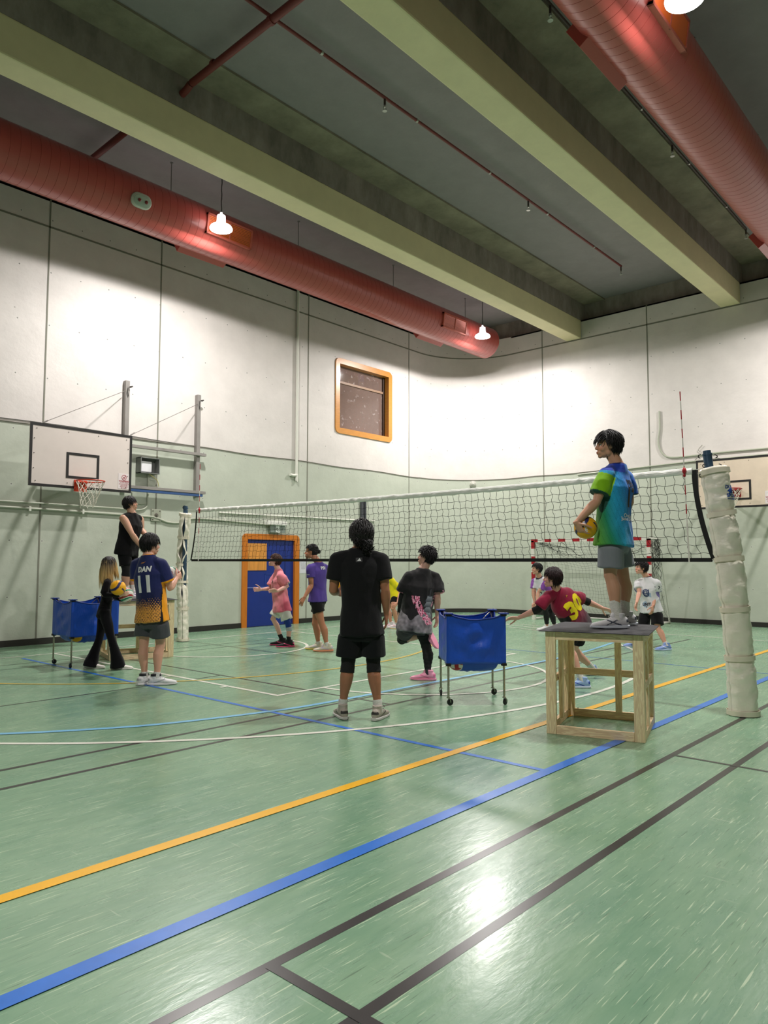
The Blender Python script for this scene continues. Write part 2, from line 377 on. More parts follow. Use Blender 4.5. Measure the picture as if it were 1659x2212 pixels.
# skirting
M_SK = mat('black_skirting', s2l(34, 31, 28), rough=.5)
def skirt(name, path):
    P = [Vector((*p, 0)) for p in path]; mb = MB(); vs = []
    for i, p in enumerate(P):
        a = P[max(i-1, 0)]; b = P[min(i+1, len(P)-1)]; t = (b-a).normalized(); n = Vector((t.y, -t.x, 0))*.018
        vs += [tuple(p), (p.x+n.x, p.y+n.y, 0), (p.x+n.x, p.y+n.y, .115), (p.x, p.y, .115)]
    fs = []
    for i in range(len(P)-1):
        for k in range(3): fs.append((4*i+k, 4*i+k+1, 4*i+5+k, 4*i+4+k))
    mb.add(vs, fs).build(name, M_SK, kind='structure')
skirt('baseboard_left', [(XB, YW), (10.42, YW)]); skirt('baseboard_door', [(12.17, YW), (SA, YW)]+[arc(SA+ARC*i/24) for i in range(1, 25)]); skirt('baseboard_right', [(XW, Y2), (XW, YB)])

# dark sealant joints between the wall panels
M_J = mat('joint_sealant', s2l(124, 124, 112), rough=.8)
def wpt(s):
    if s < SA: return Vector((s, YW, 0)), Vector((0, -1, 0))
    if s < S2: x, y = arc(s); return Vector((x, y, 0)), (Vector((SA, Y2, 0))-Vector((x, y, 0))).normalized()
    return Vector((XW, Y2-(s-S2), 0)), Vector((-1, 0, 0))
def strip(mb, s0, z0, s1, z1, wd, th=.006):
    n = max(1, int(abs(s1-s0)/.12)) if s1 > SA else 1
    if abs(s1-s0) < 1e-6:
        p, q = wpt(s0); t = Vector((q.y, -q.x, 0)); a = p+t*wd/2; b = p-t*wd/2
        mb.add([a+Vector((0, 0, z0)), b+Vector((0, 0, z0)), b+q*th+Vector((0, 0, z0)), a+q*th+Vector((0, 0, z0)), a+Vector((0, 0, z1)), b+Vector((0, 0, z1)), b+q*th+Vector((0, 0, z1)), a+q*th+Vector((0, 0, z1))],
               [(0, 1, 5, 4), (1, 2, 6, 5), (2, 3, 7, 6), (3, 0, 4, 7)])
    else:
        for i in range(n):
            A = s0+(s1-s0)*i/n; Bq = s0+(s1-s0)*(i+1)/n; vs = []
            for s in (A, Bq):
                p, q = wpt(s)
                for zz, dd in ((-wd/2, 0), (-wd/2, th), (wd/2, th), (wd/2, 0)): vs.append(p+q*dd+Vector((0, 0, z0+(z1-z0)*((s-s0)/(s1-s0))+zz)))
            mb.add(vs, [(k, k+1, 5+k, 4+k) for k in range(3)])
for s_ in (-3.7, 1.05, 5.80, 8.18, 12.43): strip_mb = MB(); strip(strip_mb, s_, .12, s_, ZT, .028); strip_mb.build('panel_joint', M_J, wall_left)
q_ = MB(); strip(q_, 12.03-.0, 99, 12.03, 99.1, .01); 
mb = MB(); strip(mb, XB, 7.88, SA, 7.88, .035); mb.build('panel_joint', M_J, wall_left)
mb = MB(); strip(mb, 16.46, .12, 16.46, ZT, .028); mb.build('panel_joint', M_J, wall_left)
mb = MB(); strip(mb, SA, 7.88, S2-.001, 7.88, .035); mb.build('panel_joint', M_J, wall_corner)
for y_ in (10.68, 7.53, 3.3, -.9): mb = MB(); strip(mb, S2+Y2-y_, .12, S2+Y2-y_, ZT, .028); mb.build('panel_joint', M_J, wall_right)
mb = MB(); strip(mb, S2+.001, 7.88, S2+Y2-YB, 7.88, .035); mb.build('panel_joint', M_J, wall_right)

# beams, ceiling flanges
M_BEAM = mat('cream_painted_beam', s2l(226, 215, 174), rough=.6, bump=.2, bscale=7, vary=.05, vscale=2)
M_RUST = mat('mottled_concrete', s2l(138, 130, 114), rough=.85, bump=.5, bscale=6, vary=.30, vscale=1.6)
BEAMS = [(9.42, 9.87, 'cream concrete ceiling beam nearest the left wall, beside the left duct'), (5.18, 5.64, 'cream concrete ceiling beam in the middle, between the two red ducts'), (.94, 1.40, 'cream concrete ceiling beam above the photographer'), (-3.3, -2.84, 'cream concrete ceiling beam behind the photographer')]
for a, b, lb in BEAMS:
    o = MB().bevel_box((XB+.01, a, 7.89), (XW-.012, b, 8.42), .025).build('concrete_beam', M_BEAM, label=lb, cat='beam', group='cream ceiling beams')
    MB().box((XB+.01, a+.004, 8.42), (XW+B-.01, b-.004, 8.965)).build('upper_web', M_CONC, o, label='bare grey concrete upper part of the beam')
    fl = MB().box((XB+.01, a-.62, 8.93), (XW+B-.01, a+.003, 8.968)).build('ceiling_flange', M_RUST, o, label='mottled concrete strip beside the beam')

# window high in the left wall
M_OR = mat('orange_varnished_wood', s2l(204, 138, 56), rough=.35, vary=.12, vscale=5, stretch=(1, 1, 6), coat=.3)
def rrect(x0, x1, z0, z1, r, y, n=5):
    out = []
    for cx, cz, a0 in ((x1-r, z1-r, 0), (x0+r, z1-r, 90), (x0+r, z0+r, 180), (x1-r, z0+r, 270)):
        for i in range(n+1):
            a = math.radians(a0+90*i/n); out.append(Vector((cx+r*math.cos(a), y, cz+r*math.sin(a))))
    return out
def ring_frame(mb, outer, inner_fn, y0, y1):
    n = len(outer); vs = []
    for p in outer:
        q = inner_fn(p); vs += [(p.x, y0, p.z), (p.x, y1, p.z), (q[0], y1, q[1]), (q[0], y0, q[1])]
    mb.add(vs, [(4*i+k, 4*i+(k+1) % 4, 4*((i+1) % n)+(k+1) % 4, 4*((i+1) % n)+k) for i in range(n) for k in range(4)])
win = MB(); clampw = lambda p: (min(max(p.x, WX0), WX1), min(max(p.z, WZ0), WZ1))
ring_frame(win, rrect(13.40, 15.67, 4.95, 6.99, .14, 0), clampw, YW-.035, YW+.005)
window = win.build('window_1', M_OR, kind='structure')
r_ = MB()                                                          # deep reveal
r_.box((WX0, YW, WZ0-.02), (WX1, YW+.30, WZ0)); r_.box((WX0, YW, WZ1), (WX1, YW+.30, WZ1+.02)); r_.box((WX0-.02, YW, WZ0), (WX0, YW+.30, WZ1)); r_.box((WX1, YW, WZ0), (WX1+.02, YW+.30, WZ1))
r_.build('window_reveal', M_OR, window)
def glass_mat():
    m = mat('dusty_window_glass', (.05, .04, .045), rough=.06, spec=.9); N, L = nodes_of(m); b = N['Principled BSDF']
    g = N.new('ShaderNodeNewGeometry'); t = N.new('ShaderNodeTexNoise'); t.inputs['Scale'].default_value = 9; t.inputs['Detail'].default_value = 8; L.new(g.outputs['Position'], t.inputs['Vector'])
    r = N.new('ShaderNodeMapRange'); r.inputs[1].default_value = .50; r.inputs[2].default_value = .78; r.inputs[3].default_value = .55; r.inputs[4].default_value = .8; L.new(t.outputs['Fac'], r.inputs[0]); L.new(r.outputs[0], b.inputs['Alpha'])
    c = N.new('ShaderNodeMix'); c.data_type = 'RGBA'; c.inputs[6].default_value = (.27, .19, .165, 1); c.inputs[7].default_value = (.6, .56, .56, 1)
    r2 = N.new('ShaderNodeMapRange'); r2.inputs[1].default_value = .62; r2.inputs[2].default_value = .76; L.new(t.outputs['Fac'], r2.inputs[0]); L.new(r2.outputs[0], c.inputs[0]); L.new(c.outputs[2], b.inputs['Base Color'])
    return m
MB().box((WX0, YW+.16, WZ0), (WX1, YW+.168, WZ1)).build('window_pane', glass_mat(), window)
M_SASH = mat('brown_sash', s2l(150, 118, 92), rough=.5)
MB().box((WX0, YW+.13, 6.36), (WX1, YW+.19, 6.42)).build('transom_bar', M_SASH, window)
MB().box((WX1-.07, YW+.12, WZ0), (WX1, YW+.2, WZ1)).build('window_sash', mat('dark_sash', s2l(60, 42, 30), rough=.5), window)
MB().box((WX0, YW+.62, WZ0), (WX1, YW+.64, WZ1)).build('window_backing', mat('brown_board_behind_glass', s2l(190, 152, 136), rough=.7, vary=.15, vscale=2), window, label='brown board behind the dusty glass')
mb = MB(); mb.box((WX0-.02, YW+.3, WZ0-.02), (WX1+.02, YW+.64, WZ0)); mb.box((WX0-.02, YW+.3, WZ1), (WX1+.02, YW+.64, WZ1+.02)); mb.box((WX0-.02, YW+.3, WZ0), (WX0, YW+.64, WZ1)); mb.box((WX1, YW+.3, WZ0), (WX1+.02, YW+.64, WZ1))
mb.build('window_recess', mat('recess_brown', s2l(110, 86, 72), rough=.8), window)
MB().box((14.52, YW+.22, 6.42), (14.74, YW+.24, 6.83)).build('window_sticker', mat('purple_paper', s2l(126, 116, 190), rough=.6), window, label='purple and white paper behind the upper pane')
MB().box((14.55, YW+.212, 6.43), (14.72, YW+.218, 6.58)).build('window_sticker', mat('pale_paper', s2l(216, 200, 196), rough=.6), window, label='pale lower half of the paper')

# blue door with orange frame
door = MB().box((DX0, YW+.03, .008), (DX1, YW+.075, DZ1)).build('door_1', mat('blue_door_paint', s2l(16, 44, 128), rough=.38, vary=.08, vscale=2), kind='structure')
fr = MB(); out = [Vector((10.42, 0, 0)), Vector((10.42, 0, 2.06))]+[Vector((10.53-.11*math.cos(math.radians(a)), 0, 2.07+.11*math.sin(math.radians(a)))) for a in range(0, 91, 15)]+[Vector((12.06+.11*math.sin(math.radians(a)), 0, 2.07+.11*math.cos(math.radians(a)))) for a in range(0, 91, 15)]+[Vector((12.17, 0, 2.06)), Vector((12.17, 0, 0))]
vs = []
for p in out:
    q = (min(max(p.x, DX0), DX1), min(p.z, DZ1)); vs += [(p.x, YW-.03, p.z), (p.x, YW+.03, p.z), (q[0], YW+.03, q[1]), (q[0], YW-.03, q[1])]
n = len(out); fr.add(vs, [(4*i+k, 4*i+(k+1) % 4, 4*(i+1)+(k+1) % 4, 4*(i+1)+k) for i in range(n-1) for k in range(4)])
fr.build('door_frame', mat('orange_door_frame', s2l(196, 112, 24), rough=.4, vary=.12, vscale=4, stretch=(6, 6, 1)), door)
mb = MB(); mb.box((DX0-.02, YW+.03, 0), (DX0, YW+.2, DZ1)); mb.box((DX1, YW+.03, 0), (DX1+.02, YW+.2, DZ1)); mb.box((DX0, YW+.03, DZ1), (DX1, YW+.2, DZ1+.02)); mb.box((DX0-.3, YW+.2, -.01), (DX1+.3, YW+.22, DZ1+.3)); mb.build('door_reveal', mat('door_reveal_blue', s2l(12, 24, 80), rough=.5), door)
MB().bevel_box((10.60, YW+.016, 1.32), (11.17, YW+.03, 1.96), .003).build('plywood_panel', mat('orange_pine_board', s2l(208, 140, 60), rough=.5, vary=.22, vscale=3, stretch=(7, 7, .7)), door, label='orange pine board screwed over the door window')
MB().box((10.6, YW+.02, .905), (11.9, YW+.03, .925)).build('door_rail', mat('pale_blue_edge', s2l(110, 130, 190), rough=.4), door)
mb = MB(); mb.box((11.13, YW+.022, 1.22), (11.66, YW+.03, 1.235)); mb.box((11.13, YW+.022, .98), (11.145, YW+.03, 1.235)); mb.build('door_moulding', mat('blue_moulding', s2l(30, 62, 150), rough=.4), door)
MB().box((11.745, YW+.024, .01), (11.757, YW+.03, DZ1-.01)).build('door_edge_seam', mat('seam', s2l(8, 20, 66), rough=.6), door)
mb = MB(); mb.lathe([(0, .001), (0, .03), (-.012, .03), (-.018, .012), (-.05, .012), (-.055, .028), (-.075, .03), (-.085, .0)], (11.83, YW+.03, 1.02), (0, 1, 0), 14)
mb.build('door_knob', mat('door_metal', s2l(180, 180, 180), rough=.3, metal=1), door, smooth=True)

# ------------------------------------------------------------------ red air ducts
M_DUCT = mat('red_duct_paint', s2l(180, 80, 74), rough=.33, vary=.05, vscale=1.5, coat=.15)
M_GR = mat('duct_grille_metal', s2l(190, 96, 82), rough=.35, metal=.2)
M_GRB = mat('orange_lit_louvre', s2l(200, 90, 30), rough=.5)  # orange glow of lamplit louvres put into their colour
M_DARK = mat('dark_inside', s2l(40, 16, 14), rough=.8)
def duct(yc, zc, R, x0, x1, lab, tilt=1):
    root = thing('air_duct', ((x0+x1)/2, yc, zc-R), lab, 'air duct', group='red ventilation ducts under the ceiling')
    prof = []; x = x0
    while x < x1-.16:
        prof += [(x, R), (x+.146, R), (x+.1475, R-.004), (x+.1505, R-.004), (x+.152, R)]; x += .152
    prof += [(x1-.01, R), (x1, R-.012)]
    MB().lathe(prof, (0, yc, zc), (1, 0, 0), 64).build('duct_body', M_DUCT, root, smooth=True)
    MB().lathe([(x1-.004, 0.0005), (x1-.004, R-.01)], (0, yc, zc), (1, 0, 0), 64).build('end_cap', M_DUCT, root)
    for i, gx in enumerate((.95, 8.17, 15.45)):
        # louvred grille on the court side, low on the curve
        ang = math.radians(-8); nrm = Vector((0, -math.cos(ang), math.sin(ang))); upv = Vector((0, math.sin(ang), math.cos(ang))); o = Vector((gx, yc, zc))+nrm*(R-.015)
        Mx = frame(o, Vector((1, 0, 0)), upv, nrm); hw, hh = .52, .19; g = MB()
        g.box((-hw, -hh, -.05), (hw, -hh+.035, .045), Mx); g.box((-hw, hh-.035, -.05), (hw, hh, .045), Mx); g.box((-hw, -hh, -.05), (-hw+.035, hh, .045), Mx); g.box((hw-.035, -hh, -.05), (hw, hh, .045), Mx); g.box((-.012, -hh, .02), (.012, hh, .042), Mx)
        fr_ = g.build('grille_frame', M_GR, root)
        MB().box((-hw+.03, -hh+.03, .0), (hw-.03, hh-.03, .012), Mx).build('grille_backing', M_DARK, root)
        sl = MB()
        for k in range(11):
            yy = -hh+.05+k*(2*hh-.1)/10; R2 = Mx @ Matrix.Translation((0, yy, .032)) @ Matrix.Rotation(math.radians(35), 4, 'X'); sl.box((-hw+.03, -.011, -.0015), (hw-.03, .011, .0015), R2)
        sl.build('louvres', M_GRB if i < 2 else M_GR, root)
        b = MB(); an = math.radians(-32); n2 = Vector((0, math.cos(an), math.sin(an))); u2 = Vector((0, -math.sin(an), math.cos(an)))
        Mb = frame(Vector((gx-.1, yc, zc))+n2*(R-.1), Vector((1, 0, 0)), u2, n2); b.bevel_box((-.54, -.16, -.05), (.54, .16, .20), .006, Mb); b.build('spigot_box', M_DUCT, root)
    h = MB(); M_ROD = mat('hanger_rod', s2l(120, 120, 118), rough=.5, metal=.6)
    for hx in (-2.3, .85, 4.0, 7.15, 10.3, 13.46, 16.55):
        h = MB(); h.tube([(hx, yc, zc+R-.01), (hx, yc, ZC)], .008, 6); h.lathe([(0, .03), (.012, .03)], (hx, yc, ZC-.012), (0, 0, 1), 10, caps=True); h.build('hanger_rod', M_ROD, root)
    return root
d1 = duct(11.75, 7.92, .44, XB+.05, 17.62, 'long red spiral air duct running below the ceiling along the left wall')
d2 = duct(3.33, 7.92, .444, XB+.05, 17.62, 'red spiral air duct overhead on the right, above the tall volleyball post')
# emergency light on the left duct
em = thing('emergency_light', (6.32, 11.28, 7.66), 'oval twin-lamp emergency light fixed on the side of the left red duct', 'emergency light')
a_ = math.radians(-20); nn = Vector((0, -math.cos(a_), math.sin(a_))); uu = Vector((0, math.sin(a_), math.cos(a_))); ME = frame(Vector((6.315, 11.75, 7.92))+nn*.43, Vector((1, 0, 0)), uu, nn)
def stadium(hw, hh, z, n=10):
    r = []
    for s_, c0 in ((1, -90), (-1, 90)):
        for i in range(n+1):
            a = math.radians(c0+180*i/n); r.append(ME @ Vector((s_*(hw-hh)+hh*math.cos(a), hh*math.sin(a), z)))
    return r
MB().loft([stadium(.19, .125, 0), stadium(.19, .125, .04), stadium(.165, .10, .065)]).build('lamp_housing', mat('pale_plastic', s2l(200, 205, 196), rough=.25), em, smooth=True)
MB().loft([stadium(.155, .09, .05), stadium(.155, .09, .075), stadium(.13, .07, .085)]).build('clear_lens', mat('frosted_lens', s2l(186, 200, 190), rough=.1, alpha=.75), em, smooth=True)
for sx in (-.065, .065):
    MB().lathe([(0, .028), (.014, .03), (.02, .02), (.02, .001)], ME @ Vector((sx, 0, .083)), nn, 14).build('lamp_head', mat('red_lamp_head', s2l(120, 30, 34), rough=.3), em, smooth=True)

# ------------------------------------------------------------------ hanging high bay lamps (they light the hall)
M_LH = mat('lamp_glare_glow', s2l(200, 200, 200), rough=.4, emit=LAMP_C, estr=5.0); M_LE = mat('glowing_lamp_lens', (1, 1, 1), emit=LAMP_C, estr=60)  # emission on the housing stands in for the glare around each lamp
M_WIRE = mat('black_cable', s2l(24, 24, 24), rough=.6)
for i, (lx, ly, lz) in enumerate(LAMPS):
    wh = ['glowing high bay lamp hanging beside the middle of the left red duct', 'glowing high bay lamp hanging at the far end of the left red duct', 'glowing high bay lamp hanging beside the right red duct at the top edge', 'high bay lamp hanging at the far end of the right red duct', 'high bay lamp hanging beside the right duct behind the photographer'][i]
    r = thing('high_bay_lamp', (lx, ly, lz), wh, 'ceiling lamp', group='hanging high bay lamps')
    MB().lathe([(-.02, .205), (.0, .21), (.035, .19), (.07, .13), (.10, .085), (.24, .075), (.26, .03), (.30, .02), (.30, .001)], (lx, ly, lz), (0, 0, 1), 28).build('lamp_housing', M_LH, r, smooth=True)
    MB().ellip((lx, ly, lz+.0), (.17, .17, .06), None, 20, 10).build('lamp_lens', M_LE, r, smooth='all')
    MB().tube([(lx+.006*math.sin(k*1.7), ly, lz+.30+k*(ZC-lz-.3)/14) for k in range(15)], .009, 6).build('suspension_cable', M_WIRE, r)
    ld = bpy.data.lights.new('lamp_light', 'SPOT'); ld.spot_size = math.radians(174); ld.spot_blend = .10; ld.shadow_soft_size = .10; ld.energy = LAMP_W; ld.color = LAMP_C
    l2 = bpy.data.lights.new('lamp_glow', 'AREA'); l2.shape = 'DISK'; l2.size = .34; l2.energy = LAMP_W*1.2; l2.color = LAMP_C; lq = bpy.data.objects.new('lamp_glow', l2); COL.objects.link(lq); lq.location = (0, 0, -.08); lq.parent = r
    lo = bpy.data.objects.new('lamp_light', ld); COL.objects.link(lo); lo.location = (0, 0, -.17); lo.parent = r

# ------------------------------------------------------------------ sprinkler pipes under the ceiling
M_PIPE = mat('dark_red_pipe', s2l(116, 44, 42), rough=.5); M_PIPE2 = mat('grey_brown_pipe', s2l(70, 56, 54), rough=.5); M_BRASS = mat('sprinkler_metal', s2l(180, 180, 176), rough=.3, metal=.8)
def sprinkler(root, x, y, z):
    mb = MB(); mb.tube([(x, y, z), (x, y, z-.13)], .018, 8); h = mb.build('drop_pipe', M_PIPE2, root)
    mb = MB(); mb.tube([(x, y, z-.13), (x, y, z-.16)], .022, 8)
    for sx in (-1, 1): mb.tube([(x+sx*.018, y, z-.155), (x+sx*.03, y, z-.185), (x+sx*.004, y, z-.215)], .005, 5)
    mb.lathe([(0, .001), (0, .038), (.004, .038), (.004, .001)], (x, y, z-.222), (0, 0, 1), 12); mb.build('sprinkler_head', M_BRASS, root, smooth=True)
def pipe(y, x0, x1, z, r, heads, m, lab):
    root = thing('sprinkler_pipe', ((x0+x1)/2, y, z), lab, 'sprinkler pipe')
    MB().tube([(x0, y, z), (x1, y, z)], r, 10).build('pipe_run', m, root, smooth=True)
    for xx in np.arange(x0+1.2, x1, 2.17):
        MB().lathe([(-.02, r), (-.02, r+.006), (.02, r+.006), (.02, r)], (xx, y, z), (1, 0, 0), 10).build('pipe_bracket', M_BRASS, root)
    for hx in heads: sprinkler(root, hx, y, z)
pipe(7.385, -3, 17.06, 8.86, .026, [3.9, 8.25, 12.62, 17.04], M_PIPE, 'thin dark red sprinkler pipe between the two cream beams')
pipe(4.47, -3, 16.94, 8.86, .024, [3.9, 8.26, 12.57, 16.92], M_PIPE2, 'thin brown sprinkler pipe beside the right red duct')
cp = thing('supply_pipe', (5.88, 6, 8.76), 'thick red fire pipe crossing the ceiling bays at right angles to the beams', 'pipe')
for a, b in ((9.16, 5.66), (12.9, 9.9), (5.16, 1.45)): MB().tube([(5.885, a, 8.70), (5.885, b, 8.76)], .055, 12).build('pipe_run', M_PIPE, cp, smooth=True)
for a in (7.3, 8.6, 6.4, 11.0): MB().lathe([(-.03, .055), (-.03, .066), (.03, .066), (.03, .055)], (5.885, a, 8.73), (0, 1, 0), 12).build('pipe_coupling', M_PIPE, cp)
MB().tube([(5.885, 9.2, 8.70), (5.885, 9.3, 8.66), (5.885, 9.42, 8.64)], .055, 12).build('pipe_elbow', M_PIPE, cp, smooth=True)

# ------------------------------------------------------------------ volleyball net, posts and antennas
NX = 7.93
M_CORD = mat('black_net_cord', s2l(14, 14, 13), rough=.9); M_TAPE = mat('white_net_tape', s2l(242, 242, 236), rough=.55, bump=.35, bscale=14, stretch=(1, 1, 3)); M_BT = mat('black_net_tape', s2l(20, 20, 20), rough=.7)
Y0N, Y1N = 11.86, 2.70
def netpos(s, t):
    ytop = Y0N+(Y1N-Y0N)*s; ybot = 12.02+(2.52-12.02)*s
    e = t**1.8; zt = 2.505-.035*math.sin(PI*s)
    y_ = ytop+(ybot-ytop)*e
    return Vector((NX+.03*math.sin(PI*t)*math.sin(PI*s), y_, zt+(1.55-zt)*t))
net = thing('volleyball_net', (NX, 7.3, 1.55), 'long black volleyball net with white top tape strung across the hall between two padded posts', 'net')
mb = MB()
NV, NH = 93, 9
for i in range(1, NV):
    s = i/NV; mb.tube([netpos(s, t/28)+Vector((0, .012*math.sin(t*1.35+noise.noise(Vector((i*.9, t*.12, 0)))*5), 0))*(1 if 2 < t < 27 else .2) for t in range(1, 29)], .0024, 4, caps=False)
for j in range(1, NH+1):
    t = .06+.90*j/(NH+.3); mb.tube([netpos(s/150, t)+Vector((0, 0, .008*math.sin(s*2.1+j)+.01*noise.noise(Vector((s*.13, j*3.1, 0))))) for s in range(151)], .0024, 4, caps=False)
mb.build('net_mesh', M_CORD, net, kind=None)
def ribbon(path, hw, th, up=Vector((0, 0, 1)), wob=0.0):
    mb = MB(); rings = []
    for i, p in enumerate(path):
        a = path[max(i-1, 0)]; b = path[min(i+1, len(path)-1)]; t = (b-a).normalized(); u = (up-t*up.dot(t)).normalized(); n = t.cross(u)
        h = hw*(1+wob*.6*noise.noise(Vector((i*.35, 0, 0)))); o = n*(.012*noise.noise(Vector((i*.5, 7, 0)))*wob*3); sh = u*(.006*noise.noise(Vector((i*.7, 3, 0)))*wob*3)
        m_ = 10 if wob else 4
        rings.append([p+u*(h*math.sin(2*PI*(q+.5)/m_)*(1 if wob else 1.414))+n*(th*math.cos(2*PI*(q+.5)/m_)*(3.2 if wob else 1.414))+o*math.sin(2*PI*(q+.5)/m_)+sh for q in range(m_)])
    mb.loft(rings); return mb
ribbon([netpos(s/220, 0)+Vector((0, 0, -.012)) for s in range(221)], .036, .006, wob=.35).build('top_tape', M_TAPE, net, label='crumpled white top tape')
ribbon([netpos(s/100, 1.0) for s in range(101)], .021, .003).build('bottom_tape', M_BT, net, label='black bottom band')
ribbon([netpos(0, t/24)+Vector((0, .02, 0)) for t in range(25)], .018, .003, up=Vector((0, 1, 0))).build('side_tape', M_BT, net)
def side(t):
    y_ = 2.69-.17*t**2.0-.02*t; return Vector((NX, y_, 2.49-.94*t))
ribbon([netpos(1, t/24)+Vector((0, -.02, 0)) for t in range(25)], .026, .003, up=Vector((0, 1, 0))).build('side_tape', M_BT, net)
mb = MB()
PN_TOP = on_x(1532, 1002, NX); PF_TOP = on_x(398, 1101, NX)
M_RP = mat('pale_rope', s2l(200, 200, 190), rough=.7)
for P_ in ([netpos(1, .01), Vector((NX, 2.60, 2.515)), PN_TOP+Vector((0, 0, -.03))], [netpos(0, .01), PF_TOP], [netpos(1, .99), on_x(1553, 1215, NX)+Vector((-.05, 0, 0))], [netpos(0, .99), on_x(402, 1215, NX)]):
    MB().tube(P_, .0035, 5).build('tension_rope', M_RP, net)
def buckle(mb, s):
    p = netpos(s, .012); mb.box((p.x-.01, p.y-.035, p.z-.02), (p.x+.012, p.y+.035, p.z+.02))
mb = MB(); buckle(mb, .992); buckle(mb, .008); mb.build('tape_buckle', mat('dark_buckle', s2l(40, 40, 40), rough=.4), net)

M_AW = mat('antenna_white', s2l(226, 222, 214), rough=.35); M_AR = mat('antenna_red', s2l(176, 32, 44), rough=.35)
def antenna(y_, z0, z1, lean, lab):
    r = thing('net_antenna', (NX-.03, y_, z0), lab, 'net antenna', group='red and white antennas of the volleyball net')
    L = z1-z0; P = lambda q: Vector((NX-.03, y_+lean*q, z0+L*q)); n = 18; w_ = MB(); d_ = MB()
    for k in range(n):
        a, b = k/n, (k+1)/n
        (d_ if (k % 2 and k > 3) else w_).tube([P(a), P(b)], .006 if k > 3 else .0085, 8)
    w_.build('white_bands', M_AW, r, smooth=True); d_.build('red_bands', M_AR, r, smooth=True)
    q = (2.50-z0)/L
    MB().ellip(P(q), (.02, .022, .035), None, 12, 8).ellip(P(q)+Vector((0, 0, -.05)), (.014, .016, .02), None, 10, 6).build('clamp', M_AR, r, smooth='all')
    return r
a1 = antenna(2.745, 1.53, 3.36, .05, 'red and white striped antenna standing above the right end of the net'); a2 = antenna(11.75, 1.54, 3.37, .0, 'red and white striped antenna at the far left end of the net')

M_PAD = mat('cream_vinyl_pad', s2l(246, 240, 224), rough=.36, bump=.35, bscale=10, stretch=(1, 1, 2), vary=.04, vscale=3)
M_STRAP = mat('cream_strap', s2l(232, 224, 204), rough=.45); M_POST = mat('blue_grey_post', s2l(58, 84, 108), rough=.4, metal=.2)
def post(base, top, pad, pr, necks, gap, lab, gdir):
    base = Vector(base); top = Vector(top); r = thing('net_post', base, lab, 'net post', group='padded net posts')
    MB().tube([base, top], .045, 20).build('steel_tube', M_POST, r, smooth=True)
    MB().lathe([(0, .001), (0, .05), (.02, .05), (.02, .04), (.05, .04), (.05, .001)], top, top-base, 20).build('tube_cap', M_POST, r, smooth=True)
    P = smooth_path(pad, 14); n = len(P); seg = 40; out = []; inn = []
    Ls = [0]
    for i in range(1, n): Ls.append(Ls[-1]+(P[i]-P[i-1]).length)
    T = Ls[-1]
    for i, p in enumerate(P):
        q = Ls[i]/T; nk = max([math.exp(-((q-a)/.018)**2) for a in necks]+[0]); bul = max([math.exp(-((q-a)/.06)**2) for a in necks]+[0])
        rad = pr*(1.04-.13*nk-.05*bul); t = (P[min(i+1, n-1)]-P[max(i-1, 0)]).normalized()
        u = (gdir-t*gdir.dot(t)).normalized(); w_ = t.cross(u); g = gap(q); ro = []; ri = []
        for k in range(seg+1):
            a = g+(2*PI-2*g)*k/seg; d_ = u*math.cos(a)+w_*math.sin(a)
            wr = .016*noise.noise(p*9+d_*1.6+Vector((0, 0, p.z*6)))+.012*(1-abs(noise.noise(Vector((a*2.2+p.z*5, p.z*11, 3))))*2)*bul*.8
            ed = .03*min(1, g*4)*(math.exp(-(k/3.0)**2)+math.exp(-((seg-k)/3.0)**2))
            ro.append(p+d_*(rad+wr-.006+ed)); ri.append(p+d_*(rad+wr-.035+ed))
        out.append(ro); inn.append(ri)
    rings = [o_+i_[::-1] for o_, i_ in zip(out, inn)]
    MB().loft(rings).build('vinyl_padding', M_PAD, r, smooth='all')
    for a in necks+[.012, .985]:
        i = min(range(n), key=lambda j: abs(Ls[j]/T-a)); 
        if i in (0,): i = 1
        if i == n-1: i = n-2
        p = P[i]; t = (P[i+1]-P[i-1]).normalized(); u = (gdir-t*gdir.dot(t)).normalized(); w_ = t.cross(u); nk = pr*(.925 if a in necks else 1.0)
        tl = random.uniform(-.12, .12); rr = []
        for k in range(37):
            an = 2*PI*k/36; d_ = u*math.cos(an)+w_*math.sin(an); c = p+d_*(nk+.012)+t*(tl*pr*math.sin(an+1)); rr.append([c-t*.024, c+t*.024, c+t*.024+d_*.006, c-t*.024+d_*.006])
        MB().loft(rr, caps=False).build('strap', M_STRAP, r, smooth=True)
    return r
pads = [on_x(u, v, NX) for u, v in ((1606, 1542), (1602, 1470), (1598, 1426), (1588, 1322), (1577, 1223), (1561, 1124), (1552, 1070), (1541, 1012))]
pads[0].z = .006
pn = post((NX+.0, pads[0].y, 0), on_x(1528, 984, NX), pads, .137, [.225, .425, .62, .81], lambda q: .001, 'tall leaning volleyball post wrapped in cream padding at the right edge', Vector((-.7, .5, 0)).normalized())
padf = [on_x(u, v, NX) for u, v in ((395, 1382), (395, 1330), (394, 1275), (393, 1215), (396, 1165), (401, 1108))]
padf[0].z = .006
pf = post((NX, padf[0].y, 0), on_x(401, 1099, NX), padf, .105, [.255, .45, .60, .80], lambda q: .03+.55*math.exp(-((q-.69)/.045)**2)+.22*math.exp(-((q-.88)/.05)**2)+.20*math.exp(-((q-.52)/.035)**2)+.12*math.exp(-((q-.37)/.03)**2), 'far volleyball post with gaping cream padding in front of the left wall', Vector((-.62, -.78, 0)).normalized())
MB().lathe([(-.02, .001), (-.02, .04), (.02, .04), (.02, .001)], on_x(399, 1100, NX)+Vector((0, -.0, .03)), (.7, .7, 0), 16).build('pulley_wheel', mat('pulley', s2l(40, 52, 62), rough=.4), pf, smooth=True)
mb = MB()                                                           # hooks on the near post
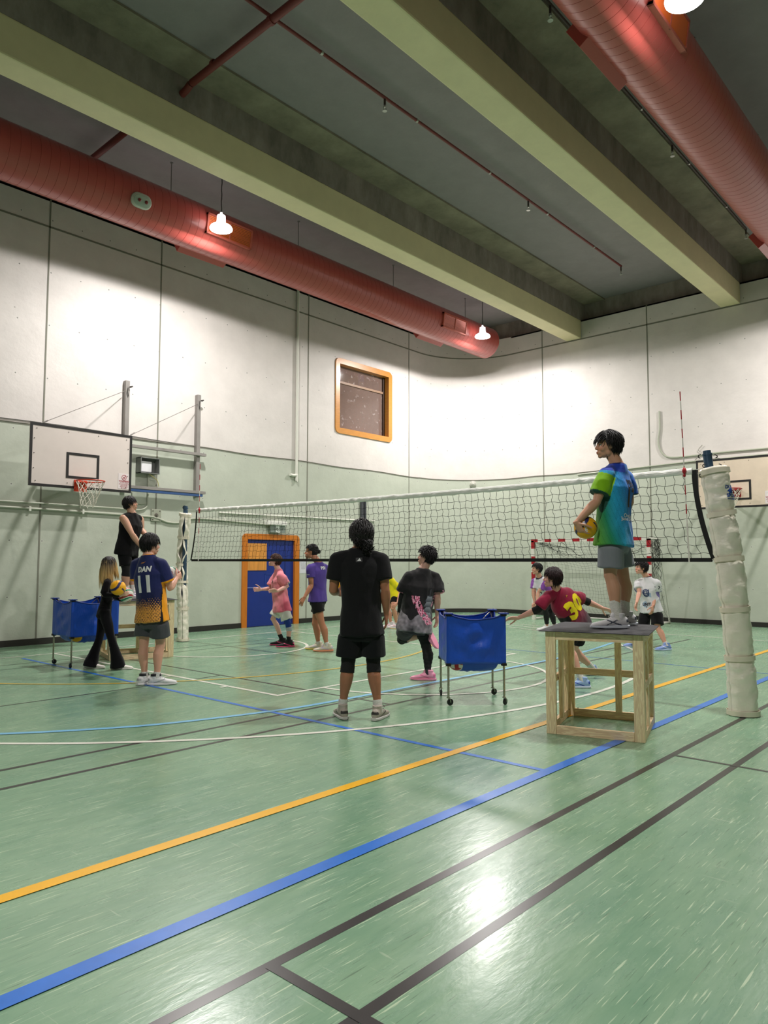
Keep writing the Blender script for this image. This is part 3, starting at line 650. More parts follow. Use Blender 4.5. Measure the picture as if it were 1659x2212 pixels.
for z_, sd in ((2.64, 1), (2.64, -1), (2.53, 1), (2.53, -1), (2.42, -1), (2.20, 1)):
    c = pads[-1].lerp(on_x(1528, 984, NX), (z_-2.5)/.15) if z_ > 2.4 else pads[-1]+Vector((0, 0, z_-2.5)); rad_ = .05 if z_ > 2.45 else .13
    mb.tube([c+Vector((RT.x*sd*(rad_+.03*math.sin(a)+.02), RT.y*sd*(rad_+.03*math.sin(a)+.02), .02*math.cos(a))) for a in [i*.35 for i in range(9)]], .005, 6)
mb.build('rope_hook', mat('dark_hook', s2l(50, 48, 46), rough=.4, metal=.5), pn, smooth=True)
bt = MB()                                                           # printed maker's mark on the pad
c0 = on_x(1572, 1062.5, NX); right = RT; nrm_ = -HD
def pad_drape(root):
    bvh = None
    for ch in root.children:
        if ch.name.startswith('vinyl_padding'):
            me = ch.data.copy(); me.transform(WM[root.name]); bm = bmesh.new(); bm.from_mesh(me); bvh = BVHTree.FromBMesh(bm); bm.free(); bpy.data.meshes.remove(me)
    xa = RT; ya = Vector((0, 0, 1)); o = Vector(c0)
    w1 = MB(); w2 = MB()
    drape(w1, text_mesh('DUL', .048, .002), o+Vector((0, 0, .045))+xa*-.012, xa, ya, bvh, .003); drape(w1, text_mesh('SPOR', .048, .002), o+Vector((0, 0, -.043))+xa*.012, xa, ya, bvh, .003)
    drape(w1, text_mesh('www.dulspor', .020, .001), o+Vector((0, 0, -.075))+xa*.012, xa, ya, bvh, .003)
    bm = bmesh.new(); pts = [(-.05, .0), (-.075, -.005), (-.05, .03), (-.01, .055), (.03, .05), (.05, .02), (.055, -.02), (.03, -.05), (.005, -.03), (-.02, -.055), (-.05, -.05), (-.03, -.02)]
    bm.faces.new([bm.verts.new((x*.52, y*.52, 0)) for x, y in pts]); drape(w2, bm, o, xa, ya, bvh, .003)
    mk = mat('blue_print', s2l(26, 70, 150), rough=.5); w1.build('printed_lettering', mk, root); w2.build('printed_emblem', mk, root)
pad_drape(pn)

# ------------------------------------------------------------------ basketball backboards
M_BB = mat('white_backboard', s2l(226, 214, 208), rough=.4, vary=.03, vscale=4); M_BB2 = mat('aged_backboard', s2l(226, 208, 188), rough=.45, vary=.05, vscale=4)
M_BK = mat('black_board_paint', s2l(24, 22, 22), rough=.5); M_RIM = mat('orange_red_rim', s2l(206, 62, 28), rough=.35); M_RIM2 = mat('dark_red_rim', s2l(142, 28, 28), rough=.4)
M_STEEL = mat('grey_steel_bar', s2l(142, 138, 134), rough=.45, metal=.3, vary=.08); M_BLUEB = mat('blue_steel_bar', s2l(44, 78, 128), rough=.4); M_CABLE = mat('steel_cable', s2l(120, 116, 112), rough=.5, metal=.5)
M_HN = mat('white_hoop_cord', s2l(226, 222, 208), rough=.8); M_RED = mat('red_print', s2l(176, 52, 72), rough=.5)
def backboard(root, M, W, H, face_m, rim_m, rim_x, rim_z, stick):
    B_ = lambda lo, hi, m, nm, lb=None: MB().box(lo, hi, M).build(nm, m, root, label=lb)
    MB().bevel_box((-W/2, 0, 0), (W/2, .022, H), .003, M).build('board_panel', face_m, root)
    e = .045; mb = MB(); y0, y1 = -.004, .001
    for lo, hi in (((-W/2, y0, 0), (W/2, y1, e)), ((-W/2, y0, H-e), (W/2, y1, H)), ((-W/2, y0, e), (-W/2+e, y1, H-e)), ((W/2-e, y0, e), (W/2, y1, H-e))): mb.box(lo, hi, M)
    mb.build('black_border', M_BK, root); mb = MB(); a, b0, b1 = .295, .175, .625
    for lo, hi in (((-a, y0, b0), (a, y1, b0+e)), ((-a, y0, b1-e), (a, y1, b1)), ((-a, y0, b0+e), (-a+e, y1, b1-e)), ((a-e, y0, b0+e), (a, y1, b1-e))): mb.box(lo, hi, M)
    mb.build('target_rectangle', M_BK, root); mb = MB()
    for x in np.linspace(-W/2+.11, W/2-.11, 4):
        for z in (.09, H-.09): mb.lathe([(0, .009), (-.004, .006), (-.004, .0005)], M @ Vector((x, -.002, z)), M.to_3x3() @ Vector((0, 1, 0)), 8)
    for z in (.3, .55, .8):
        for x in (-W/2+.075, W/2-.075): mb.lathe([(0, .009), (-.004, .006), (-.004, .0005)], M @ Vector((x, -.002, z)), M.to_3x3() @ Vector((0, 1, 0)), 8)
    mb.build('board_bolts', mat('bolt_dark', s2l(60, 54, 50), rough=.5), root)
    rc = Vector((rim_x, -.38, rim_z)); rim = MB(); R = .228
    rim.tube([M @ (rc+Vector((R*math.cos(t), R*math.sin(t), 0))) for t in [2*PI*i/40 for i in range(40)]], .010, 8, closed=True)
    rim.box((rim_x-.10, -.17, rim_z-.012), (rim_x+.10, 0, rim_z+.004), M); rim.box((rim_x-.11, -.016, rim_z-.16), (rim_x+.11, 0, rim_z+.04), M)
    for sx in (-1, 1): rim.tube([M @ Vector((rim_x+sx*.09, -.01, rim_z-.13)), M @ Vector((rim_x+sx*.12, -.2, rim_z-.01))], .009, 6)
    ro = rim.build('rim', rim_m, root, smooth=True)
    hk = MB(); nt = 12; prev = None
    def rr(j, k):
        q = j/6; rad = R*(1-.62*q**.8)+.02*q; a = 2*PI*(k+.5*(j % 2))/nt
        return M @ (rc+Vector((rad*math.cos(a)-.05*q*q, rad*math.sin(a), -.012-.42*q+.03*math.sin(k*2.3)*q)))
    for j in range(6):
        for k in range(nt):
            a = rr(j, k); 
            for kk in ((k, k+1) if j % 2 else (k, k-1)):
                b = rr(j+1, kk); hk.tube([a, (a+b)/2+Vector((0, 0, -.006)), b], .0042, 5, caps=False)
    for k in range(nt): c = rr(6, k); hk.ellip(c, (.007, .007, .012), None, 6, 4)
    hk.build('hoop_net', M_HN, ro)
    st = MB(); st.box((stick-.115, -.003, .065), (stick+.115, .0, .345), M); so = st.build('warning_sticker', mat('sticker_white', s2l(232, 222, 222), rough=.4), root)
    X3 = (M.to_3x3() @ Vector((1, 0, 0))); Z3 = Vector((0, 0, 1)); p = lambda x, z: M @ Vector((stick+x, -.003, z))
    rd = MB(); cc = p(0, .275); rd.tube([cc+X3*(.045*math.cos(a))+Z3*(.045*math.sin(a)) for a in [2*PI*i/28 for i in range(28)]], .0045, 5, closed=True); rd.tube([cc+X3*-.032+Z3*-.032, cc+X3*.032+Z3*.032], .004, 5); rd.tube([cc+X3*-.015+Z3*.012, cc, cc+X3*.022+Z3*-.016], .006, 5)
    text_on_plane(rd, 'WARNING', p(0, .205), X3, Z3, .042, .0012); 
    for i, tx in enumerate(('DO NOT SWING', 'OR HANG FROM THE', 'HOOP OR NET', 'SERIOUS INJURY', 'MAY RESULT')): text_on_plane(rd, tx, p(0, .176-i*.024), X3, Z3, .021, .0004)
    rd.build('sticker_print', M_RED, so)
bb1 = thing('basketball_backboard', (5.92, 12.9, 2.77), 'white basketball backboard with orange rim held by grey steel arms on the left wall', 'basketball backboard', group='basketball backboards')
Mb1 = frame(Vector((5.915, 12.35, 2.775)), Vector((1, .0, 0)), Vector((0, 1, 0)), Vector((0, 0, 1)))
backboard(bb1, Mb1, 1.83, 1.06, M_BB, M_RIM, -.04, .115, .775)
for px_, zt, zb in ((7.42, 5.2, 2.93), (9.12, 5.2, 2.93)):
    MB().bevel_box((px_-.045, YW-.11, zb), (px_+.045, YW-.006, zt), .006).build('wall_upright', M_STEEL, bb1)
    k = MB(); k.tube([(px_+.04, YW-.12, zt-.13), (px_+.07, YW-.16, zt-.12), (px_+.03, YW-.17, zt-.14)], .016, 7); k.tube([(px_+.0, YW-.13, zt-.15), (px_-.02, YW-.14, zt-.24), (px_+.01, YW-.13, zt-.33)], .009, 6); k.build('cable_shackle', mat('dark_steel', s2l(60, 58, 56), rough=.5, metal=.4), bb1, smooth=True)
for z_, m_ in ((3.865, M_STEEL), (3.03, M_STEEL)):
    MB().bevel_box((5.8, YW-.20, z_-.03), (9.27, YW-.115, z_+.03), .005).build('cross_rail', m_, bb1)
MB().bevel_box((5.85, YW-.19, 2.94), (9.2, YW-.13, 2.995), .005).build('lower_rail', M_BLUEB, bb1, label='blue painted lower rail')
for px_ in (6.05, 6.65):
    for z_ in (3.03, 3.75): MB().bevel_box((px_-.03, 12.37, z_-.03), (px_+.03, YW-.15, z_+.03), .005).build('support_arm', M_STEEL, bb1)
MB().bevel_box((5.1, 12.372, 3.0), (6.75, 12.42, 3.06), .004).build('back_bar', M_STEEL, bb1)
for bx, px_ in ((5.18, 7.40), (6.78, 9.10)):
    c_ = MB(); c_.tube([(bx, 12.36, 3.835), (px_-.03, YW-.13, 4.98)], .006, 6); c_.tube([(bx+.05, 12.40, 3.86), (bx+.16, 12.48, 3.92)], .013, 7); c_.build('stay_cable', M_CABLE, bb1, smooth=True)
bb2 = thing('basketball_backboard', (17.8, 5.03, 2.76), 'aged cream basketball backboard behind the padded post on the right wall', 'basketball backboard', group='basketball backboards')
Mb2 = frame(Vector((17.6, 5.01, 2.765)), Vector((0, -1, 0)), Vector((1, 0, 0)), Vector((0, 0, 1)))
backboard(bb2, Mb2, 1.78, 1.15, M_BB2, M_RIM2, -.03, .40, .69)
for dy in (-.6, .6):
    for z_ in (.3, .9): MB().bevel_box((17.625, 5.01+dy-.03, 2.76+z_-.03), (XW-.006, 5.01+dy+.03, 2.76+z_+.03), .005).build('support_arm', M_STEEL, bb2)
for y_ in (5.6, 4.4): MB().tube([(17.62, y_, 3.90), (18.1, y_, 4.02), (XW-.01, y_, 4.02)], .012, 6).build('stay_rod', M_STEEL, bb2)

# ------------------------------------------------------------------ handball goal
gx, gyl, gyr, gz_ = 17.3, 10.10, 6.95, 2.10
goal = thing('handball_goal', (gx+.6, 8.5, 0), 'red and white striped handball goal with a black net against the right wall', 'goal')
RW = (s2l(166, 28, 40), s2l(226, 222, 214))
def striped(name, p0, p1, first=0, cell=.205):
    p0 = Vector(p0); p1 = Vector(p1); L = (p1-p0).length; n = max(1, round(L/cell)); t = (p1-p0)/n; mb = MB(); u = Vector((1, 0, 0)); w_ = t.normalized().cross(u); h = .04
    for k in range(n):
        a = p0+t*k; b = p0+t*(k+1); vs = [q+u*sx*h+w_*sy*h for q in (a, b) for sx, sy in ((-1, -1), (1, -1), (1, 1), (-1, 1))]
        mb.add(vs, [(0, 3, 2, 1), (4, 5, 6, 7), (0, 1, 5, 4), (1, 2, 6, 5), (2, 3, 7, 6), (3, 0, 4, 7)], RW[(k+first) % 2])
    mb.build(name, M_VC, goal, usecol=True)
M_VC = vcol_mat('striped_goal_paint', rough=.35)
striped('goal_post', (gx, gyl, 0), (gx, gyl, gz_), 1); striped('goal_post', (gx, gyr, 0), (gx, gyr, gz_), 1)
striped('crossbar', (gx, gyl+.04, gz_+.0), (gx, gyr-.04, gz_+.0), 0)
M_GW = mat('white_goal_tube', s2l(216, 214, 206), rough=.35)
for y_ in (gyl, gyr):
    s_ = 1 if y_ == gyr else 1
    MB().tube(smooth_path([(gx+.03, y_, gz_), (gx+.42, y_, gz_), (gx+.52, y_-.0, gz_-.06), (gx+.72, y_, gz_-.55), (gx+1.18, y_, .12), (gx+1.2, y_, .045), (gx+1.12, y_, .03), (gx+.04, y_, .03)], 6), .022, 10).build('side_stanchion', M_GW, goal, smooth=True)
MB().tube([(gx+1.17, gyl, .03), (gx+1.17, gyr, .03)], .022, 10).build('ground_bar', M_GW, goal, smooth=True)
gn = MB()
def gnp(a, b):                                                      # a across 0..1, b from crossbar back and down to the ground bar
    y_ = gyl+(gyr-gyl)*a; sag = math.sin(PI*a)
    pts = [(gx+.03, gz_-.03), (gx+.35, gz_-.20-.22*sag), (gx+.55, 1.5-.15*sag), (gx+.72, .85), (gx+.95, .3), (gx+1.15, .05)]
    q = b*(len(pts)-1); i = min(int(q), len(pts)-2); f_ = q-i; x = pts[i][0]*(1-f_)+pts[i+1][0]*f_; z = pts[i][1]*(1-f_)+pts[i+1][1]*f_
    nn_ = noise.noise(Vector((a*6, b*5, 1)))
    return Vector((x+.10*nn_*math.sin(PI*b), y_+.10*noise.noise(Vector((a*5, b*4, 9)))*math.sin(PI*b)+.05*math.sin(8*b+3*a), z+.09*noise.noise(Vector((a*7, b*6, 4)))*math.sin(PI*b)))
for i in range(0, 33): gn.tube([gnp(i/32, j/26) for j in range(27)], .0019, 3, caps=False)
for j in range(0, 27): gn.tube([gnp(i/40, j/26) for i in range(41)], .0019, 3, caps=False)
for sd, y_ in ((0, gyl), (1, gyr)):
    for i in range(11):
        z = .08+i*.19; gn.tube([(gx+.03+(.42+(1-z/2.1)*.7)*k/10, y_+.03*math.sin(k*1.3+i), z+.05*math.sin(k*.9+i*1.7)) for k in range(11)], .0019, 3, caps=False)
    for k in range(1, 9): gn.tube([(gx+.03+(.42+(1-z/10.5)*.7)*k/9, y_+.03*math.sin(k*1.3+z), .06+z*.2) for z in range(11)], .0019, 3, caps=False)
for q in range(26):                                                # gathered, tangled net hanging from the top corner
    b0 = random.random(); P = [Vector((gx+.40+.10*math.sin(k*.8+q)+.05*random.random(), gyr-.02+.09*math.sin(k*1.1+q*2), gz_-.0-.10*k*(.4+b0))) for k in range(9)]; gn.tube(P, .0035, 3, caps=False)
for q in range(14):
    P = [Vector((gx+.06+.05*k, gyl-.03-.25*random.random()-(.06*k if q % 2 else .11*k), gz_-.05-.035*k*(1+.5*math.sin(q)))) for k in range(9)]; gn.tube(P, .003, 3, caps=False)
for (ya, za, yb, zb) in ((gyl-.75, gz_-.05, gyl-1.25, 1.62), (gyl-.75, gz_-.05, gyl-.5, 1.75), (gyr+.15, gz_-.2, gyr+.95, 1.65), (gyr+.2, gz_-.3, gyr+1.0, 1.7)):
    gn.tube([Vector((gx+.15+.03*k, ya+(yb-ya)*k/8, za+(zb-za)*k/8+.02*math.sin(k*2))) for k in range(9)], .007, 4)
gn.build('goal_net', mat('dark_green_black_cord', s2l(34, 40, 34), rough=.8), goal)
tx = MB(); text_on_plane(tx, 'Zing', (gx-.045, 8.03, gz_), (0, -1, 0), (0, 0, 1), .075, .001); tx.build('crossbar_print', mat('maroon_print', s2l(140, 50, 50), rough=.5), goal)

# ------------------------------------------------------------------ wooden coaching boxes
def wood(name, st, col=(252, 233, 194)):
    m = mat(name, s2l(*col), rough=.6); N, L = nodes_of(m); b = N['Principled BSDF']; tc = N.new('ShaderNodeTexCoord'); mp = N.new('ShaderNodeMapping'); mp.inputs['Scale'].default_value = st
    L.new(tc.outputs['Object'], mp.inputs[0]); t = N.new('ShaderNodeTexNoise'); t.inputs['Scale'].default_value = 4; t.inputs['Detail'].default_value = 5; t.inputs['Distortion'].default_value = .4; L.new(mp.outputs[0], t.inputs['Vector'])
    wv = N.new('ShaderNodeMath'); wv.operation = 'SINE'; mu = N.new('ShaderNodeMath'); mu.operation = 'MULTIPLY'; mu.inputs[1].default_value = 55; L.new(t.outputs['Fac'], mu.inputs[0]); L.new(mu.outputs[0], wv.inputs[0])
    r = N.new('ShaderNodeValToRGB'); r.color_ramp.elements[0].position = .0; r.color_ramp.elements[0].color = (*s2l(col[0]-18, col[1]-26, col[2]-30), 1); r.color_ramp.elements[1].position = .75; r.color_ramp.elements[1].color = (*s2l(col[0]+6, col[1]+6, col[2]), 1)
    L.new(wv.outputs[0], r.inputs[0]); L.new(r.outputs[0], b.inputs['Base Color']); return m
M_WV = wood('upright_pine', (7, 7, .5)); M_WH = wood('level_pine', (.5, 7, 7), (252, 229, 192)); M_WD = wood('cross_pine', (7, .5, 7), (252, 226, 188))
M_MAT = mat('black_rubber_mat', s2l(50, 50, 54), rough=.75, bump=.4, bscale=30, vary=.12, vscale=5)
def coach_box(org, ang, W, D, H, lab, ov=(.05, .05)):
    root = thing('wooden_box', (org[0], org[1], 0), lab, 'wooden box', group='wooden coaching boxes', rz=ang); M = WM[root.name]
    B_ = lambda nm, lo, hi, m: MB().bevel_box(lo, hi, .003, M).build(nm, m, root)
    pw = .088
    for x in (0, W-pw):
        for y_ in (0, D-.04): B_('corner_post', (x, y_, 0), (x+pw, y_+.04, H), M_WV)
    for x in (0, W-.038):
        for y_ in (.041, D-.04-.075): B_('corner_plank', (x, y_, 0), (x+.038, y_+.074, H), M_WV)
    B_('top_rail', (pw+.001, .002, H-.075), (W-pw-.001, .038, H), M_WH); B_('top_rail', (pw+.001, D-.038, H-.075), (W-pw-.001, D-.002, H), M_WH)
    B_('bottom_rail', (pw+.001, .002, 0), (W-pw-.001, .038, .075), M_WH); B_('bottom_rail', (pw+.001, D-.038, 0), (W-pw-.001, D-.002, .075), M_WH)
    B_('middle_rail', (pw+.001, D-.036, .41), (W-pw-.001, D-.004, .475), M_WH); B_('back_stud', (W*.58, D-.074, .076), (W*.58+.06, D-.039, H-.076), M_WV)
    for x in (.001, W-.037):
        B_('side_rail', (x, .116, H-.075), (x+.036, D-.116, H), M_WD); B_('side_rail', (x, .116, 0), (x+.036, D-.116, .07), M_WD); B_('side_rail', (x+.004, .116, .42), (x+.034, D-.116, .48), M_WD)
        for y_ in (D*.40,): B_('side_stud', (x+.002 if x > .1 else x+.037, y_, .071), (x+.034 if x > .1 else x+.072, y_+.08, H-.076), M_WV)
    B_('deck_board', (.0, .0, H), (W, D, H+.012), M_WH)
    mb = MB(); n = 18; vs = []; tz = H+.0125
    lo = (-ov[0], -ov[1]); hi = (W+ov[0], D+ov[1])
    for j in range(n+1):
        for i in range(n+1):
            x = lo[0]+(hi[0]-lo[0])*i/n; y_ = lo[1]+(hi[1]-lo[1])*j/n; ed = max(0, -x, x-W, -y_, y_-D)
            vs.append(M @ Vector((x, y_, tz+.006-ed*.25+.001*noise.noise(Vector((x*6, y_*6, 0))))))
    top = vs; bot = [v-Vector((0, 0, .006)) for v in vs]; N_ = len(vs); fs = []
    for j in range(n):
        for i in range(n):
            a = j*(n+1)+i; fs += [(a, a+1, a+n+2, a+n+1), (N_+a, N_+a+n+1, N_+a+n+2, N_+a+1)]
    ring = [i for i in range(n+1)]+[j*(n+1)+n for j in range(1, n+1)]+[n*(n+1)+i for i in range(n-1, -1, -1)]+[j*(n+1) for j in range(n-1, 0, -1)]
    for k in range(len(ring)): a, b = ring[k], ring[(k+1) % len(ring)]; fs.append((b, a, N_+a, N_+b))
    mb.add(top+bot, fs).build('rubber_mat', M_MAT, root, label='black rubber mat on top')
    s = MB()
    for x, y_, z in ((.05, D-.12, .075), (W-.05, D-.12, .075), (pw+.03, D-.02, .076), (W-.05, .10, .075)):
        s.lathe([(0, .006), (.004, .006), (.004, .0005)], M @ Vector((x, y_, z)), (0, 0, 1), 8)
    s.build('screws', mat('screw_dark', s2l(50, 40, 36), rough=.5, metal=.5), root)
    return root
box_near = coach_box((5.905, 3.335), math.atan2(-.80, .24), .835, .90, .905, 'pale pine box with black rubber top under the player in the blue and green shirt')
box_far = coach_box((5.63, 10.70), math.atan2(-.30, .95), .98, .88, .905, 'pine box with black rubber top behind the player in the navy shirt')

# ------------------------------------------------------------------ ball carts
M_CHR = mat('chrome_tube', s2l(176, 172, 160), rough=.22, metal=.95, vary=.15, vscale=30); M_BKP = mat('black_plastic', s2l(22, 22, 24), rough=.45); M_WHL = mat('black_wheel', s2l(18, 18, 18), rough=.5)
def fabric(name, col, rough=.45, sc=6):
    m = mat(name, col, rough=rough, bump=.9, bscale=sc, stretch=(1, 1, .6)); return m
M_BAG = fabric('blue_nylon', s2l(22, 78, 190), .40, 7); M_BAG2 = mat('blue_nylon_hem', s2l(14, 50, 136), rough=.5)
def cart(org, ang, S, lab, kz=1.0):
    root = thing('ball_cart', (org[0], org[1], 0), lab, 'ball cart', group='blue ball carts', rz=ang); M = WM[root.name]; h = S/2; HT = .965*kz; HB = .43*kz
    for sx, sy in ((-1, -1), (1, -1), (1, 1), (-1, 1)):
        x, y_ = sx*h, sy*h
        lg = MB().tube([M @ Vector((x, y_, .105)), M @ Vector((x, y_, HT-.01))], .0125, 12).build('leg', M_CHR, root, smooth=True)
        MB().bevel_box((x-.028, y_-.028, HB-.015), (x+.028, y_+.028, HB+.015), .006, M).build('corner_joint', M_BKP, root)
        MB().bevel_box((x-.03, y_-.03, HT-.02), (x+.03, y_+.03, HT+.008), .006, M).build('top_joint', M_BKP, root)
        cs = MB(); a = random.uniform(0, 6.28); dx, dy = math.cos(a)*.02, math.sin(a)*.02; c = M @ Vector((x+dx, y_+dy, .036)); ax = M.to_3x3() @ Vector((-math.sin(a), math.cos(a), 0))
        cs.lathe([(-.011, .002), (-.011, .028), (-.008, .035), (.008, .035), (.011, .028), (.011, .002)], c, ax, 20); wh = cs.build('caster_wheel', M_WHL, root, smooth=True)
        fk = MB(); fk.lathe([(-.0, .02), (.012, .02), (.014, .012), (.03, .012)], M @ Vector((x, y_, .078)), (0, 0, 1), 12)
        for q in (-1, 1): fk.tube([c+ax*q*.0155, c+ax*q*.0165+Vector((-dx*.5, -dy*.5, .025)), M @ Vector((x, y_, .08))+ax*q*.012], .004, 6)
        fk.build('caster_fork', M_CHR, wh, smooth=True)
    fr = MB()
    for a, b in (((-h, -h), (h, -h)), ((h, -h), (h, h)), ((h, h), (-h, h)), ((-h, h), (-h, -h))):
        cx_, cy_ = (a[0]+b[0])/2, (a[1]+b[1])/2; sh = .92
        A0 = Vector((a[0]*sh, a[1]*sh, HT-.01)); A1 = Vector((b[0]*sh, b[1]*sh, HB)); B0 = Vector((b[0]*sh, b[1]*sh, HT-.01)); B1 = Vector((a[0]*sh, a[1]*sh, HB))
        fr.tube([M @ A0, M @ A1], .006, 8); fr.tube([M @ B0, M @ B1], .006, 8)
    fr.build('scissor_frame', M_CHR, root, smooth=True)
    # cloth walls hung between the corners: top edge sags, lower edge scallops, wrinkles radiate from the corners
    n = 22; rows = 20; rings = []
    def sq(t):
        t = t % 4; k = int(t); f_ = t-k; C = ((-1, -1), (1, -1), (1, 1), (-1, 1)); a, b = C[k], C[(k+1) % 4]
        return a[0]+(b[0]-a[0])*f_, a[1]+(b[1]-a[1])*f_, f_
    for j in range(rows+1):
        q = j/rows; ring = []
        for i in range(4*n):
            x, y_, f_ = sq(i/n); side_ = math.sin(PI*f_)
            zt = HT+.012-.075*side_**.7; zb = HB+.0+.01*side_; z = zt+(zb-zt)*q; k = int(i/n)
            inw = .05*side_*(1-q)**1.5*.5; dg = math.sin(9*(f_-.5)*(q-.5)*3+k)*.006*side_+.012*noise.noise(Vector((f_*5+k*7, q*4, k)))*side_+.012*math.sin((f_+q)*11+k*2)*math.exp(-((f_-q)/.25)**2)*side_
            s_ = (h+.02-inw+dg); ring.append(M @ Vector((x*s_, y_*s_, z+.006*noise.noise(Vector((i*.3, 0, 5)))*(q < .05))))
        rings.append(ring)
    inner = [[p+(M @ Vector((0, 0, p.z))-p).normalized()*.004 for p in r] for r in rings]
    bag = MB().loft(rings+inner[::-1], caps=False).build('cloth_bag', M_BAG, root, smooth='all')
    hem = MB()
    for i in range(4): hem.tube([p+Vector((0, 0, .0)) for p in rings[0][i*n:(i+1)*n+1]] if i < 3 else rings[0][3*n:]+[rings[0][0]], .009, 6)
    hem.build('bag_hem', M_BAG2, root, smooth=True)
    pan = []
    for j, (sc, z) in enumerate(((1.0, HB+.05), (.97, HB-.0), (.9, HB-.045), (.78, HB-.075), (.5, HB-.095), (.02, HB-.10))):
        ring = []
        for i in range(4*n):
            x, y_, f_ = sq(i/n); d_ = min(1.0, 1.12/(abs(x)+abs(y_)) if abs(x)+abs(y_) > 0 else 1); rr_ = min(1, .60+.52*d_)
            ring.append(M @ Vector((x*h*.96*sc*rr_, y_*h*.96*sc*rr_, z+.01*noise.noise(Vector((x*3, y_*3, j))))))
        pan.append(ring)
    MB().loft(pan, caps=False).build('bag_bottom', M_BAG, root, smooth='all', label='sagging bottom of the bag')
    for sx, sy in ((-1, -1), (1, 1), (-1, 1), (1, -1)):
        MB().bevel_box((sx*h-.05, sy*h-.05, HT-.0), (sx*h+.05, sy*h+.05, HT+.014), .008, M).build('corner_sleeve', M_BAG2, root)
    return root
c1c = (on_z(943, 1503)+on_z(987, 1525)+on_z(1096, 1522)+on_z(1050, 1500))/4
cart1 = cart((c1c.x, c1c.y), math.atan2(4.31-4.66, 6.80-6.37)-.10, .60, 'blue ball cart standing in the middle of the floor beside the pine box')
c2c = at_depth(183, 1400, 11.0)
cart2 = cart((c2c.x, c2c.y), math.radians(-3.2), .66, 'blue ball cart near the left wall behind the woman in black')

# ------------------------------------------------------------------ balls
Y_, B_l, W_, G_, R_ = s2l(244, 176, 20), s2l(26, 34, 92), s2l(226, 222, 214), s2l(20, 128, 92), s2l(178, 30, 44)
M_BALL = vcol_mat('ball_panels', rough=.42, bump=.1, bscale=200)
def ball(name, c, kind, lab, R=.105, rot=(0, 0, 0), txt=None):
    bm = bmesh.new(); bmesh.ops.create_icosphere(bm, subdivisions=5, radius=1); E = Matrix.Rotation(rot[0], 3, 'X') @ Matrix.Rotation(rot[1], 3, 'Y') @ Matrix.Rotation(rot[2], 3, 'Z'); c = Vector(c)
    mb = MB(); vs = []; cs = []; bm.verts.index_update()
    for v in bm.verts:
        p = E @ v.co; th = math.atan2(p.y, p.x); ph = p.z
        if kind == 'yb':
            w1 = abs(p.z+.42*math.sin(th*2)*(1-p.z*p.z)); w2 = abs(p.x+.42*math.sin(math.atan2(p.z, p.y)*2+1.5)*(1-p.x*p.x))
            col = B_l if w1 < .20 else (B_l if (w2 < .12 and w1 > .7) else Y_); seam = min(abs(w1-.20), abs(w2-.02)) < .012
        else:
            m_ = max(range(3), key=lambda i: abs(p[i])); a = (m_+1) % 3; q = p[a]/abs(p[m_]) if abs(p[m_]) > 1e-6 else 0
            k = 0 if q < -.33 else (1 if q < .33 else 2); pal = {'rgw': ((W_, G_, W_), (R_, W_, G_), (W_, R_, W_)), 'rw': ((R_, W_, R_), (W_, R_, W_), (R_, W_, B_l))}[kind]; col = pal[m_][k]; seam = abs(abs(q)-.33) < .02
            if kind == 'rgw':
                q = ((th+1.5*math.asin(max(-1, min(1, ph))))/(2*PI)*9) % 3; col = (W_, G_, R_)[int(q)] if q % 1 > .25 or int(q) else W_; col = W_ if q % 1 < .30 else col; seam = min(q % 1, 1-q % 1) < .03
        r = R*(1-.010*(1 if seam else 0)); vs.append(c+v.co*r); cs.append(tuple(x*.6 for x in col) if seam else col)
    mb.v = [tuple(p) for p in vs]; mb.f = [tuple(v.index for v in f.verts) for f in bm.faces]; mb.c = cs; bm.free()
    o = mb.build('volleyball', M_BALL, None, smooth='all', usecol=True); tag(o, lab, 'ball', 'balls held or stored around the court')
    if txt:
        bvh = BVHTree.FromPolygons([Vector(v) for v in mb.v], mb.f); t = MB(); org, xa, ya, size = txt; drape(t, text_mesh('MIKASA', size, .0015), Vector(c)+Vector(org), xa, ya, bvh, .0012, reach=.12, cell=.01); t.build('ball_lettering', mat('ball_print', s2l(222, 222, 226), rough=.4), o)
    return o
f1 = M1 = WM[cart1.name]; ball('cart_ball', f1 @ Vector((-.185, -.185, .455)), 'rw', 'red and white ball bulging under the corner of the nearer blue cart')
f2 = WM[cart2.name]; ball('cart_ball', f2 @ Vector((-.21, -.21, .46)), 'yb', 'yellow and blue ball at the bottom corner of the blue cart near the left wall', rot=(1, .4, 0))

# ------------------------------------------------------------------ fittings on the walls
def wall_tube(name, pts, r, m, lab, cat, seg=8, brackets=()):
    o = MB().tube(pts, r, seg).build(name, m, None, smooth=True); tag(o, lab, cat); return o
M_CON = mat('painted_conduit', s2l(176, 180, 164), rough=.45); M_WCON = mat('pale_conduit', s2l(222, 222, 212), rough=.45)
yw = YW-.027
c = wall_tube('conduit', smooth_path([(-3, yw, 2.50), (4.2, yw, 2.50), (7.7, yw, 2.46), (8.15, yw, 2.44), (8.45, yw, 2.36), (8.75, yw, 2.36), (9.0, yw, 2.45), (9.4, yw, 2.47), (10.4, yw, 2.44), (10.95, yw, 2.42), (11.15, yw, 2.40)], 8), .022, M_CON, 'long painted conduit running low along the left wall to the exit sign', 'conduit')
mb = MB()
for x_ in (2.0, 4.5, 5.6, 6.6, 9.9): mb.bevel_box((x_-.02, YW-.05, 2.44), (x_+.02, YW-.002, 2.53), .004)
mb.build('conduit_clip', M_WCON, c)
